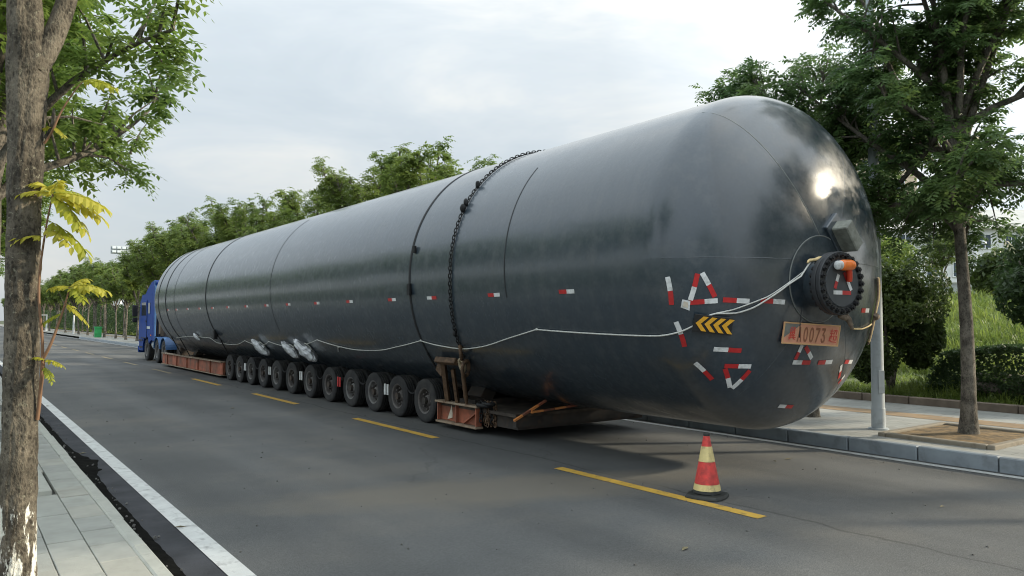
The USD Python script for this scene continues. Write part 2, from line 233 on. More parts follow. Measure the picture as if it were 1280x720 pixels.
# vessel paint: dark blue grey gloss, thin dust film and dust settled on the crown
usdkit.material(stage, '/World/Looks/vessel_paint', {
    'g': ('geometry', {}), 'mp': ('mapping', {'scale': (1.0, 0.25, 1.0)}), 'n': ('noise_texture', {'scale': 1.3, 'detail': 6.0, 'roughness': 0.6}), 'nd': ('noise_texture', {'scale': 5.0, 'detail': 6.0, 'roughness': 0.7}),
    'r': ('rgb_ramp', {'ramp': [(0.3, (0.014, 0.023, 0.031)), (0.7, (0.021, 0.031, 0.040))]}), 'rr': ('map_range', {'from_min': 0.3, 'from_max': 0.7, 'to_min': 0.22, 'to_max': 0.38, 'clamp': True}),
    'sx': ('separate_xyz', {}), 'dz': ('map_range', {'from_min': 0.80, 'from_max': 1.0, 'to_min': 0.0, 'to_max': 0.85, 'clamp': True}), 'dm': ('math', {'math_type': 'multiply'}), 'dd': ('mix', {'color2': (0.27, 0.245, 0.205)}),
    'ln': ('map_range', {'from_min': 0.52, 'from_max': 0.75, 'to_min': 0.0, 'to_max': 0.10, 'clamp': True}), 'lm': ('mix', {'color2': (0.20, 0.20, 0.19)}),
    'sm': ('mapping', {'scale': (0.5, 5.5, 0.5)}), 'sn': ('noise_texture', {'scale': 1.0, 'detail': 5.0, 'roughness': 0.6}), 'sl': ('map_range', {'from_min': 0.50, 'from_max': 0.72, 'to_min': 0.0, 'to_max': 0.07, 'clamp': True}), 'sm2': ('mix', {'color2': (0.17, 0.165, 0.15)}), 'b': ('bump', {'strength': 0.06, 'distance': 0.012}), 'bl': ('noise_texture', {'scale': 1.6, 'detail': 1.0}),
    'p': ('principled_bsdf', {'specular_ior_level': 1.0, 'coat_weight': 0.45, 'coat_roughness': 0.13})},
    [('g.position', 'mp.vector'), ('mp.vector', 'n.vector'), ('g.position', 'nd.vector'), ('n.fac', 'r.fac'), ('nd.fac', 'rr.value'), ('rr.result', 'p.roughness'), ('g.true_normal', 'sx.vector'), ('sx.z', 'dz.value'), ('dz.result', 'dm.value1'), ('nd.fac', 'dm.value2'),
     ('dm.value', 'dd.fac'), ('g.position', 'sm.vector'), ('sm.vector', 'sn.vector'), ('sn.fac', 'sl.value'), ('sl.result', 'sm2.fac'), ('r.color', 'sm2.color1'), ('sm2.color', 'lm.color1'), ('nd.fac', 'ln.value'), ('ln.result', 'lm.fac'), ('lm.color', 'dd.color1'), ('dd.color', 'p.base_color'), ('g.position', 'bl.vector'), ('bl.fac', 'b.height'), ('b.normal', 'p.normal'), ('b.normal', 'p.coat_normal')], surface='p.BSDF')
mat('weld', (0.012, 0.014, 0.016), 0.5, 0.3, 8.0)
mat('weld_petal', (0.16, 0.17, 0.16), 0.5, 0.3, 6.0)
mat('strap_black', (0.010, 0.010, 0.011), 0.7, 0.3, 8.0)
mat('flange_black', (0.026, 0.028, 0.031), 0.5, 0.25, 8.0, 0.2, 40)
mat('cover_grey', (0.050, 0.056, 0.062), 0.45, 0.2, 5.0)
mat('bolt_black', (0.008, 0.008, 0.009), 0.5)
mat('lug_paint', (0.20, 0.21, 0.18), 0.5, 0.3, 10.0, 0.4, 30.0, dirt=(0.10, 0.10, 0.08), dscale=8.0)
mat('tape_white', (0.70, 0.71, 0.70), 0.35, 0.08, 20.0, dirt=(0.40, 0.40, 0.38), dscale=9.0)
mat('tape_red', (0.45, 0.025, 0.025), 0.35, 0.12, 20.0)
mat('tag_cream', (0.62, 0.56, 0.45), 0.6, 0.1, 30.0, dirt=(0.45, 0.27, 0.2), dscale=20.0)
mat('sign_black', (0.012, 0.012, 0.012), 0.5)
mat('sign_yellow', (0.75, 0.38, 0.03), 0.4, 0.1, 20.0)
mat('plate_peach', (0.72, 0.33, 0.21), 0.6, 0.15, 9.0, dirt=(0.66, 0.36, 0.20), dscale=6.0)
mat('plate_red', (0.65, 0.07, 0.05), 0.5)
mat('plate_dark', (0.30, 0.12, 0.06), 0.5)
mat('plate_edge', (0.70, 0.42, 0.20), 0.5)
mat('plate_shade', (0.20, 0.20, 0.18), 0.5, 0.2, 10.0)
mat('lamp_orange', (0.85, 0.20, 0.03), 0.3, 0.1, 20.0)
mat('lamp_red', (0.55, 0.05, 0.02), 0.35)
mat('rope_white', (0.62, 0.62, 0.58), 0.8, 0.15, 30.0)
mat('rope_tan', (0.62, 0.47, 0.24), 0.8, 0.2, 30.0)
mat('cord_brown', (0.16, 0.12, 0.085), 0.8, 0.4, 25.0)
mat('foil', (0.55, 0.56, 0.58), 0.28, 0.2, 8.0, 0.5, 14.0, metal=0.75)
mat('tyre', (0.020, 0.020, 0.021), 0.85, 0.3, 9.0, 0.3, 50.0, dirt=(0.055, 0.052, 0.048), dscale=4.0, damt=(0.45, 0.75))
mat('rim', (0.11, 0.10, 0.095), 0.6, 0.3, 9.0, dirt=(0.05, 0.04, 0.035), dscale=6.0)
mat('rim_pale', (0.16, 0.155, 0.15), 0.6, 0.2, 9.0, dirt=(0.09, 0.07, 0.06), dscale=6.0)
mat('trailer_red', (0.36, 0.11, 0.06), 0.7, 0.25, 4.0, 0.3, 40.0, dirt=(0.13, 0.075, 0.05), dscale=3.0, damt=(0.42, 0.68))
mat('trailer_edge', (0.36, 0.28, 0.20), 0.8, 0.3, 5.0, dirt=(0.16, 0.10, 0.06), dscale=5.0, damt=(0.45, 0.65))
mat('trailer_dark', (0.045, 0.038, 0.033), 0.8, 0.4, 5.0, dirt=(0.09, 0.055, 0.035), dscale=4.0)
mat('trailer_deck', (0.10, 0.08, 0.062), 0.85, 0.4, 4.0, 0.3, 30.0, dirt=(0.045, 0.035, 0.028), dscale=3.0, damt=(0.4, 0.6))
mat('steel_rust', (0.14, 0.085, 0.05), 0.7, 0.4, 12.0, metal=0.3, dirt=(0.05, 0.035, 0.025), dscale=10.0)
mat('steel_bright', (0.55, 0.46, 0.32), 0.4, 0.2, 12.0, metal=0.6)
mat('chain_black', (0.014, 0.014, 0.015), 0.6, 0.4, 12.0, metal=0.3)
mat('stick_orange', (0.75, 0.28, 0.08), 0.5, 0.1, 12.0)
mat('truck_blue', (0.004, 0.040, 0.22), 0.5, 0.12, 4.0, spec=0.25)
mat('truck_blue_pale', (0.05, 0.13, 0.30), 0.5, 0.15, 4.0)
mat('truck_dark', (0.015, 0.015, 0.017), 0.6, 0.2, 5.0)
mat('truck_glass', (0.02, 0.025, 0.03), 0.08)
mat('truck_pale', (0.50, 0.55, 0.58), 0.4, 0.1, 4.0)
mat('cone_red', (0.62, 0.055, 0.045), 0.5, 0.15, 18.0, dirt=(0.33, 0.04, 0.035), dscale=14.0, damt=(0.42, 0.7))
mat('cone_cream', (0.64, 0.52, 0.23), 0.5, 0.12, 16.0, dirt=(0.27, 0.22, 0.13), dscale=12.0, damt=(0.5, 0.72))
mat('cone_black', (0.022, 0.024, 0.022), 0.6, 0.3, 10.0)
mat('pole_grey', (0.42, 0.46, 0.48), 0.5, 0.06, 3.0, dirt=(0.28, 0.30, 0.31), dscale=4.0)
mat('white_metal', (0.70, 0.72, 0.72), 0.5, 0.05, 4.0)
mat('bin_green', (0.01, 0.20, 0.06), 0.5, 0.15, 5.0)
mat('plaster_white', (0.62, 0.63, 0.62), 0.9, 0.08, 0.5, dirt=(0.42, 0.42, 0.40), dscale=0.4)
mat('plaster_beige', (0.55, 0.45, 0.33), 0.9, 0.08, 0.5)
mat('plaster_green', (0.20, 0.27, 0.27), 0.8, 0.08, 0.4)
mat('wall_grey', (0.33, 0.35, 0.35), 0.9, 0.12, 0.6)
mat('roof_orange', (0.55, 0.25, 0.08), 0.8, 0.15, 1.0)
mat('roof_pale', (0.50, 0.50, 0.47), 0.8, 0.1, 1.0)
mat('window_dark', (0.035, 0.05, 0.065), 0.12)
mat('leaf_litter', (0.42, 0.36, 0.20), 0.8, 0.4, 30.0, island=0.5)
mat('grit', (0.25, 0.245, 0.23), 0.9, 0.3, 30.0, island=0.5)

# ---------------------------------------------------------------- ground, road, pavements
KZ = 0.15
RX0, RX1 = 1.28, 10.62
obj('ground', sheet(-900, 1500, -500, 2200, -0.06), 'ground', smooth=False, kind='structure', label='flat land around the road', cat='ground')
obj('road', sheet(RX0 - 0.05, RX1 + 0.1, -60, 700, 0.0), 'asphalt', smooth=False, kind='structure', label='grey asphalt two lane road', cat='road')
# darker gutter strip, its ragged dirt with the gutter shade painted in black
obj('gutter_strip', sheet(RX0 - 0.04, 1.70, -20, 120, 0.004), 'gutter_asphalt', smooth=False, kind='structure', label='dark asphalt strip along the left kerb', cat='gutter')
rng = np.random.default_rng(3)
n = 900; ys = np.linspace(-2, 60, n); w = 0.125 + 0.025 * meshkit.fbm(np.stack([ys * 2.2, ys * 0, ys * 0], 1), 4, 5) + 0.008 * meshkit.noise(np.stack([ys * 11, ys * 0, ys * 0], 1), 2)
w += 0.14 * np.exp(-((ys - 11.6) / 0.8) ** 2) * (0.6 + 0.8 * meshkit.noise(np.stack([ys * 9, ys * 0, ys * 0], 1), 8))
cols = 5; V = []
for c in range(cols + 1):
    t = c / cols; zz = 0.008 + (1 - t) * 0.03 + 0.012 * meshkit.noise(np.stack([ys * 14, np.full(n, t * 5), ys * 0], 1), 4) * (1 - t)
    V.append(np.stack([RX0 + 0.0 + w * t * 1.25, ys, zz], 1))
V = np.array(V).reshape(-1, 3); i, j = np.meshgrid(np.arange(cols), np.arange(n - 1), indexing='ij')
q = np.stack([i * n + j, (i + 1) * n + j, (i + 1) * n + j + 1, i * n + j + 1], -1).reshape(-1, 4)
obj('gutter_dirt_shade', (V, q), 'gutter_dirt_shade', smooth=40, kind='stuff', label='black wet dirt lying along the left kerb', cat='dirt')
mb = MB()
for k in range(160):
    y = rng.uniform(3.5, 25); x = RX0 + abs(rng.normal(0.1, 0.1)); s = rng.uniform(0.006, 0.018)
    b = trimesh.creation.icosahedron(); b.vertices *= s * rng.uniform(0.6, 1.3, (12, 1)); b.apply_translation((x, y, 0.03)); mb.add(b)
for k in range(260):
    y = rng.uniform(1, 30); x = rng.uniform(1.9, 10.3); s = rng.uniform(0.006, 0.013)
    b = trimesh.creation.icosahedron(); b.vertices *= s * rng.uniform(0.6, 1.3, (12, 1)); b.apply_translation((x, y, s * 0.4)); mb.add(b)
obj('grit', mb, 'grit', smooth=False, kind='stuff', label='small stones and grit scattered over the road and gutter', cat='grit')
mb = MB()
for k in range(16):
    y = rng.uniform(2, 24); x = rng.choice([rng.uniform(1.35, 1.75), rng.uniform(2, 10.4), rng.uniform(8, 10.5)]); L = rng.uniform(0.03, 0.07); a = rng.uniform(0, 6.28)
    pts = np.array([(-L, 0, 0.004), (0, -L * 0.35, 0.012), (L, 0, 0.006), (0, L * 0.35, 0.016)]); c, s = math.cos(a), math.sin(a)
    pts[:, :2] = pts[:, :2] @ np.array([[c, s], [-s, c]]); mb.add(pts + (x, y, 0.004), [[0, 1, 2, 3]])
obj('leaf_litter', mb, 'leaf_litter', smooth=False, kind='stuff', label='dry fallen leaves on the asphalt', cat='leaves')
obj('left_edge_line', sheet(1.70, 1.87, -20, 400, 0.0085, 1, 1), 'white_paint', smooth=False, kind='structure', label='white edge line along the left side of the road', cat='road marking')
obj('right_edge_line', sheet(10.36, 10.50, -20, 400, 0.004), 'white_paint', smooth=False, kind='structure', label='white edge line beside the right kerb', cat='road marking')
for k in range(-1, 14):
    y0 = 4.62 + k * 6.17
    lab = 'yellow lane dash beside the traffic cone' if k == 0 else None
    o = obj('yellow_lane_dash', sheet(6.27, 6.42, y0, y0 + 3.08, 0.004), 'yellow_paint' if k < 4 else 'yellow_worn', smooth=False, kind='structure', label=lab or 'yellow painted dash of the centre line', cat='road marking')

# left pavement: bed, kerb stones, tree pits, pavers each its own
PIT_X0, PIT_X1 = -0.55, 0.745
PITS = [(4.75, 5.70), (9.10, 10.30), (13.45, 14.65), (17.8, 19.0), (22.2, 23.4)]
sw = obj('left_pavement', sheet(-2.6, 1.20, -30, 300, KZ - 0.035), 'paver_bed', smooth=False, kind='structure', label='pavement of grey slabs under the near tree', cat='pavement')
PW, PL = 0.264, 0.5
def in_pit(x0, x1, y0, y1):
    return any(x1 > PIT_X0 - 0.14 and x0 < PIT_X1 + 0.13 and y1 > a - 0.1 and y0 < b + 0.1 for a, b in PITS)
def paver(x0, x1, y0, y1, dz, tilt):
    b = box(((x0 + x1) / 2, (y0 + y1) / 2, KZ - 0.03 + dz), (x1 - x0 - 0.009, y1 - y0 - 0.009, 0.06), (tilt[0], tilt[1], 0), 0.004); return b
rr = random.Random(5); rest = [MB() for _ in range(4)]; count = 0
for col in range(10):
    x1 = 1.165 - col * PW; x0 = x1 - PW
    for row in range(-2, 130):
        y0 = 2.3 + row * PL + (0.25 if col % 2 else 0.0); y1 = y0 + PL
        cells = [(y0, y1)]
        if in_pit(x0, x1, y0, y1):
            cells = []
            for a, b in PITS:  # cut slabs at the pit ends
                if y0 < a - 0.1 < y1: cells.append((y0, a - 0.1))
                if y0 < b + 0.1 < y1: cells.append((b + 0.1, y1))
            if x0 >= PIT_X1: cells = [(y0, y1)]
        for a, b in cells:
            if b - a < 0.05: continue
            me = paver(x0, x1, a, b, rr.uniform(-0.004, 0.004), (rr.uniform(-.006, .006), rr.uniform(-.006, .006))); k = rr.randrange(4)
            if count < 298 and ((col < 4 and a > 3.6 and b < 26) or (a > 3.6 and b < 13)):
                obj('paver', me, f'paver_{k}', sw, smooth=False); count += 1
            elif y0 < 60: rest[k].add(me)
for k in range(4): obj('distant_paver', rest[k], f'paver_{k}', sw, smooth=False, kind='stuff')
kb = thing('left_kerb', 'low pale stone kerb between slab pavement and black gutter', 'kerb'); tag(kb, kind='structure')
for k in range(60):
    y = 0.6 + k * 1.0
    obj('kerb_stone', box((RX0 - 0.055, y + 0.5, 0.0), (0.11, 0.988, 2 * KZ + rr.uniform(-.004, .004)), (rr.uniform(-.006, .006), rr.uniform(-.02, .02), rr.uniform(-.008, .008)), rr.uniform(.008, .022)), 'kerb_pale', kb, smooth=False)
def tree_pit(name, x0, x1, y0, y1, label, matk, group=None, z=KZ):
    t = thing(name, label, 'tree pit', ((x0 + x1) / 2, (y0 + y1) / 2, z + .02), group=group); hx, hy = (x1 - x0) / 2, (y1 - y0) / 2; wd = 0.11
    for a, b, c, d in ((-hx - wd, hx + wd, -hy - wd, -hy), (-hx - wd, hx + wd, hy, hy + wd), (-hx - wd, -hx, -hy, hy), (hx, hx + wd, -hy, hy)):
        obj('edging_stone', box(((a + b) / 2, (c + d) / 2, -0.02), (b - a - 0.006, d - c - 0.006, 0.11), None, 0.012), matk, t, smooth=False)
    def hgt(X, Y): return -0.006 + 0.06 * meshkit.fbm(np.stack([X * 3 + x0 * 7, Y * 3 + y0 * 5, X * 0], -1), 4, 3) * np.clip(1 - np.maximum(abs(X) / hx, abs(Y) / hy), 0.25, 1)
    obj('soil', sheet(-hx, hx, -hy, hy, 0, 30, 30, hgt), 'soil', t, smooth=50)
    return t
PL_LAB = ['stone edged tree pit around the whitewashed near trunk', 'stone edged tree pit just beyond the whitewashed near trunk']
for k, (a, b) in enumerate(PITS):
    if k < 2: tree_pit('tree_pit', PIT_X0, PIT_X1, a, b, PL_LAB[k], 'kerb_pale')

# right side: kerb, footway, tactile strip, bed kerb, bank
kb = thing('right_kerb', 'tall blue grey stone kerb along the right side of the road', 'kerb'); tag(kb, kind='structure')
for k in range(-6, 90):
    obj('kerb_stone', box((RX1 + 0.07, k * 1.0 + 0.5 + 0.25, 0.03), (0.14, 0.986, 0.32 + rr.uniform(-.004, .004)), (0, rr.uniform(-.01, .01), rr.uniform(-.004, .004)), 0.014), 'kerb_grey', kb, smooth=False)
obj('right_footway', sheet(RX1 + 0.1, 15.9, -60, 400, KZ + 0.025), 'footway', smooth=False, kind='structure', label='paved footway behind the right kerb', cat='pavement')
obj('paving_strip', sheet(13.75, 14.35, -60, 300, KZ + 0.029), 'tactile', smooth=False, kind='structure', label='brown paving strip running along the right footway', cat='pavement')
kb = thing('bed_kerb', 'brown low kerb between the right footway and the planted bed', 'kerb'); tag(kb, kind='structure')
for k in range(-8, 60):
    obj('kerb_stone', box((15.95, k * 1.0 + 0.5, 0.16), (0.14, 0.985, 0.34), (0, rr.uniform(-.02, .02), rr.uniform(-.01, .01)), 0.014), 'kerb_brown', kb, smooth=False)
def bank_h(X, Y):
    t = np.clip((X - 17.5) / 26.0, 0, 1); t = t * t * (3 - 2 * t)
    h = 0.24 + 2.55 * t + 0.22 * (meshkit.fbm(np.stack([X * .35, Y * .35, X * 0], -1), 3, 9) - .5) * np.clip((X - 16.2) / 2, 0, 1)
    # the ground drops again towards a flat yard behind the crest
    return h
obj('grass_bank', sheet(16.02, 180, -80, 400, 0, 160, 160, bank_h), 'bank_soil', smooth=60, kind='structure', label='green bank rising behind the planted bed', cat='bank')

# ---------------------------------------------------------------- vegetation tools
def leaflets(base, tang, side, ln, wd, drop):
    """rhombic leaflets from arrays: base points, tangent along rachis, sideways direction"""
    d = side * 0.86 + tang * 0.42; d[:, 2] -= drop; d /= np.linalg.norm(d, axis=1, keepdims=True)
    nrm = np.cross(d, tang); nrm /= np.linalg.norm(nrm, axis=1, keepdims=True) + 1e-9
    wv = np.cross(nrm, d); wv /= np.linalg.norm(wv, axis=1, keepdims=True) + 1e-9
    L, W = ln[:, None], wd[:, None]
    v = np.stack([base, base + d * L * .42 + wv * W * .5 - nrm * W * .12, base + d * L, base + d * L * .42 - wv * W * .5 - nrm * W * .12], 1)
    return v
def leaflets6(base, tang, side, ln, wd, drop):
    d = side * 0.80 + tang * 0.45; d[:, 2] -= drop; d /= np.linalg.norm(d, axis=1, keepdims=True); nrm = np.cross(d, tang); nrm /= np.linalg.norm(nrm, axis=1, keepdims=True) + 1e-9
    wv = np.cross(nrm, d); L, W = ln[:, None], wd[:, None]; sag = np.array([0, 0, -1.0])
    return [base, base + d * L * .22 + wv * W * .42 - nrm * W * .1, base + d * L * .55 + wv * W * .46 - nrm * W * .14 + sag * L * .04, base + d * L + sag * L * .16, base + d * L * .55 - wv * W * .46 - nrm * W * .14 + sag * L * .04, base + d * L * .22 - wv * W * .42 - nrm * W * .1, base + d * L * .38, base + d * L * .75 + sag * L * .07]
def compound(rng, P, az, el, length, pairs, lf, wf, droop):
    """compound leaves from points P; returns leaflet vertices (n,4,3)"""
    n = len(P); h = np.stack([np.cos(az), np.sin(az), np.zeros(n)], 1); out = []
    t0 = np.stack([np.cos(el), np.sin(el)], 1)
    for k in range(pairs + 1):
        s = 0.18 + 0.82 * k / pairs
        def pos(s): return P + h * (t0[:, :1] * s * length[:, None]) + np.array([0, 0, 1.0]) * ((t0[:, 1] * s - droop * s * s) * length)[:, None]
        b = pos(s); tg = pos(s + 0.02) - pos(s - 0.02); tg /= np.linalg.norm(tg, axis=1, keepdims=True)
        sd = np.cross(tg, [0, 0, 1.0]); sd /= np.linalg.norm(sd, axis=1, keepdims=True) + 1e-9
        roll = rng.normal(0, .35, n)[:, None]; upn = np.cross(sd, tg); sd = sd * np.cos(roll) + upn * np.sin(roll)
        sz = (0.72 + 0.5 * math.sin(PI * min(1, s))) * rng.uniform(.85, 1.15, n)
        if k == pairs: out.append(leaflets(b, tg, tg * 1.0 + sd * .1, lf * sz, wf * sz, .05))
        else:
            for sg in (-1, 1): out.append(leaflets(b, tg, sd * sg, lf * sz, wf * sz, rng.uniform(.1, .4)))
    return np.concatenate(out)
def quads_mesh(v4):
    n = len(v4); b = np.arange(n)[:, None] * 4
    f = np.concatenate([b + [0, 1, 2], b + [0, 2, 3]]); return trimesh.Trimesh(v4.reshape(-1, 3), f, process=False)
def skeleton(rng, fork, limbs, radius, top, wood, r0, twig_n, bottom, leader=True, bias=None, low=.2, thick=.30):
    """limbs and branchlets inside an ellipsoid crown; fills wood and returns rosette points with directions"""
    cz, hz = (top + bottom) / 2, (top - bottom) / 2; pts, dirs = [], []
    c0 = np.array([fork[0], fork[1], cz]) + (0 if bias is None else np.array(bias))
    for k in range(limbs):
        az = 2 * PI * (k + rng.uniform(-.3, .3)) / limbs; up = rng.uniform(low, 1.5)
        st = np.array(fork) + np.array([0, 0, rng.uniform(0, .25 if low > 0 else .38) * (top - fork[2]) * (k > 3)])
        if k == 0 and leader: az, up, st = az, 4.0, np.array(fork)
        d = unit([math.cos(az), math.sin(az), up])
        end = c0 + np.array([d[0] * radius, d[1] * radius, d[2] * hz]) * rng.uniform(.72, .98)
        mid = (st + end) / 2 + np.array([0, 0, rng.uniform(-.1, .35)]) + rng.normal(0, .12, 3)
        path = spline([st, st * .6 + mid * .4 + [0, 0, .1], mid, end], 9); rad = np.linspace(r0 * thick, r0 * .07, 9)
        wood.tube(path, rad, 7)
        L = np.linalg.norm(end - st)
        for q in range(int(twig_n * (.6 + .25 * L))):
            t = rng.uniform(.28, 1.0); i = min(int(t * 8), 7); b = path[i] + (path[i + 1] - path[i]) * (t * 8 - i)
            d2 = unit((path[i + 1] - path[i]) * .8 / (np.linalg.norm(path[i + 1] - path[i])) + rng.normal(0, .75, 3) + np.array([0, 0, .1])); ln = rng.uniform(.35, .95) * (.35 + .22 * radius) * (1.15 - .4 * t)
            e = b + d2 * ln; e[2] += rng.uniform(-.05, .2); m_ = (b + e) / 2 + [0, 0, .06]
            r = np.linalg.norm((e - c0) / [radius, radius, hz])
            if r > 1.06 or e[2] < bottom - .1: continue
            tp = np.array([b, m_, e]); wood.tube(tp, np.linspace(r0 * .10, .004, 3), 4)
            for s in (.5, .75, 1.0):
                pts.append(b + (e - b) * s + rng.normal(0, .03, 3)); dirs.append(d2)
    return np.array(pts), np.array(dirs)
def foliage(rng, pts, dirs, per, length, pairs, lf, wf, droop):
    P = np.repeat(pts, per, 0); Dv = np.repeat(dirs, per, 0); n = len(P)
    az = np.arctan2(Dv[:, 1], Dv[:, 0]) + rng.normal(0, 1.3, n); el = rng.normal(.25, .35, n)
    return quads_mesh(compound(rng, P, az, el, length * rng.uniform(.7, 1.15, n), pairs, lf, wf, droop))
def tree(name, label, loc, seed, height, fork_z, radius, bottom, limbs, twig_n, trunk_r, leafmat, barkmat, per=5, length=.34, pairs=5, lf=.085, wf=.034, droop=.45, cat='tree', group=None, lean=(0, 0), bias=None, trunk=True, sides=16, rz=0.0, low=.2):
    rng = np.random.default_rng(seed)
    t = thing(name, label, cat, loc, rz, group=group)
    wood = MB(); fork = np.array([lean[0], lean[1], fork_z])
    pts, dirs = skeleton(rng, fork, limbs, radius, height, wood, trunk_r * 2, twig_n, bottom, bias=bias, low=low)
    if trunk:
        zs = np.linspace(-.08, 1.12, 14); path = np.stack([lean[0] * zs + .03 * np.sin(zs * 5 + seed), lean[1] * zs + .03 * np.cos(zs * 4 + seed) - .03 * math.cos(seed), zs * fork_z], 1)
        rad = trunk_r * (1.0 - .28 * zs + .5 * np.exp(-zs * 14)); obj('trunk', tube(path, rad, sides), barkmat, t, smooth=60)
    if len(pts): obj('crown', foliage(rng, pts, dirs, per, length, pairs, lf, wf, droop), leafmat, t, smooth=False, kind='stuff')
    obj('branches', wood, barkmat, t, smooth=60)
    return t
def leaf_cloud(rng, P, N, size, aspect=.5):
    """small folded leaves at points P, facing roughly along N"""
    n = len(P); d = N + rng.normal(0, .7, (n, 3)); d /= np.linalg.norm(d, axis=1, keepdims=True)
    a = np.cross(d, rng.normal(0, 1, (n, 3))); a /= np.linalg.norm(a, axis=1, keepdims=True); b = np.cross(d, a)
    s = size * rng.uniform(.6, 1.3, (n, 1)); 
    v = np.stack([P - a * s, P + b * s * aspect + d * s * .15, P + a * s, P - b * s * aspect + d * s * .15], 1)
    return quads_mesh(v)

# ---------------------------------------------------------------- the vessel
D, ZA, R, S0, S1, K = 8.60, 2.66, 2.18, 6.25, 32.6, 0.51
AX, AZ, SEAM = 8.42, 2.60, math.radians(120)
def ray_len(th):
    c, s = np.cos(th), np.sin(th); ox, oz = AX - D, AZ - ZA; b = ox * c + oz * s
    return -b + np.sqrt(b * b - (ox * ox + oz * oz - R * R))
def head(x, z, off=0.0):
    x, z = np.asarray(x, float), np.asarray(z, float)
    th = np.arctan2(z - AZ, x - AX); t = np.clip(np.hypot(x - AX, z - AZ) / ray_len(th), 0, 1)
    q = np.clip(1 - ((x - D) ** 2 + (z - ZA) ** 2) / R ** 2, 1e-9, 1); y = S0 - K * R * np.sqrt(q)
    nn = np.stack([(x - D) / R ** 2, (y - S0) / (K * R) ** 2, (z - ZA) / R ** 2], -1); nn /= np.linalg.norm(nn, axis=-1, keepdims=True)
    bul = 0.012 * np.abs(np.sin(3 * (th - SEAM))) * 4 * t * (1 - t) * np.exp(-(np.angle(np.exp(1j * (th - SEAM))) / .8) ** 2)
    return np.stack([x, y, z], -1) + nn * (bul + off)[..., None] if np.ndim(off) or x.ndim else np.array([x, y, z]) + nn * (bul + off), nn
def flank(phi, s, off=0.0):
    phi = np.asarray(phi, float); return np.stack([D - (R + off) * np.cos(phi), np.broadcast_to(s, phi.shape), ZA + (R + off) * np.sin(phi)], -1)
def grid_faces(a, b, flip=False, wrap=False):
    i, j = np.meshgrid(np.arange(a - 1), np.arange(b if wrap else b - 1), indexing='ij'); k = (j + 1) % b
    q = np.stack([i * b + j, i * b + k, (i + 1) * b + k, (i + 1) * b + j], -1).reshape(-1, 4)
    return q[:, ::-1] if flip else q
vessel = thing('pressure_vessel', 'huge dark grey cylindrical steel tank with domed end on the trailer', 'tank', (0, 0, 0))
ph = np.linspace(0, 2 * PI, 160, endpoint=False); ss = np.concatenate([[S0, S0 + .02], np.linspace(S0 + .6, S1 - .6, 40), [S1]])
V = np.concatenate([flank(ph, s) for s in ss]); obj('shell', (V, grid_faces(len(ss), 160, wrap=True, flip=True)), 'vessel_paint', vessel, smooth=True)
tau = np.linspace(0, 1, 44); tt = 1 - (1 - tau) ** 2 * (1 - .25 * tau)
for k in range(6):
    th = SEAM + np.linspace(k, k + 1, 26) * PI / 3; TH, TT = np.meshgrid(th, tt, indexing='ij'); L = ray_len(TH)
    P, _ = head(AX + np.cos(TH) * TT * L, AZ + np.sin(TH) * TT * L, np.zeros_like(TT))
    obj('end_panel', (P.reshape(-1, 3), grid_faces(26, 44, flip=True)), 'vessel_paint', vessel, smooth=True)
    th0 = SEAM + k * PI / 3; t_ = np.linspace(.12, .995, 40); l_ = ray_len(np.full(40, th0)); P, _ = head(AX + math.cos(th0) * t_ * l_, AZ + math.sin(th0) * t_ * l_, np.full(40, -.004))
    obj('panel_weld', tube(P, .0085 if k == 0 else .0065, 6), 'weld_petal' if k == 0 else 'vessel_paint', vessel, smooth=True)
g = np.linspace(0, PI / 2, 20); prof = np.stack([R * np.sin(g[::-1]) , S1 + K * R * np.cos(g[::-1])], 1); prof[-1, 0] = 1e-4
fh = lathe(prof, 'y', 96); fh.apply_translation((D, 0, ZA)); fh.invert(); obj('front_end', fh, 'vessel_paint', vessel, smooth=True)
def ring(s, off, rad, w, a0=0, a1=2 * PI, n=160):
    p_ = np.linspace(a0, a1, n); return MB().add(np.concatenate([flank(p_, s - w, off * .2), flank(p_, s - w * .6, off), flank(p_, s + w * .6, off), flank(p_, s + w, off * .2)]), grid_faces(4, n, flip=True))
for s, a0_, a1_ in ((9.0, -.2, .77), (19.1, -.5, 1.0), (29.4, 0, 2 * PI)): obj('ring_weld', ring(s, .005, 0, .015, a0_, a1_), 'weld', vessel, smooth=60)
# nozzle with blind flange
a = unit([-math.sin(math.radians(8)), -math.cos(math.radians(8)), 0]); U = unit(np.cross([0, 0, 1.0], a) * 1.0); U = U if U[0] > 0 else -U; W3 = np.array([0, 0, 1.0]); F = np.array([8.177, 4.85, 2.319])
def onF(u, v, out=0.0): return F + U * u + W3 * v + a * out
def disc(r0, r1, b0, b1, sides=48, bev=.008):
    prof = [(max(r0, 1e-4), b0), (r1 - bev, b0), (r1, b0 - bev if b0 > b1 else b0 + bev), (r1, b1 + bev if b0 > b1 else b1 - bev), (r1 - bev, b1), (max(r0, 1e-4), b1)]
    me = lathe(prof, 'z', sides); M = np.eye(4); M[:3, 0], M[:3, 1], M[:3, 2], M[:3, 3] = U, np.cross(a, U), a, F; me.apply_transform(M); return me
obj('nozzle_neck', disc(0, .275, -.40, -.10), 'vessel_paint', vessel, smooth=40)
fl = obj('flange', disc(0, .365, -.125, -.065), 'flange_black', vessel, smooth=40)
bl = obj('blind_cover', disc(0, .365, -.058, 0.0), 'flange_black', vessel, smooth=40)
obj('cover_face', disc(0, .275, -.002, .012), 'cover_grey', bl, smooth=40)
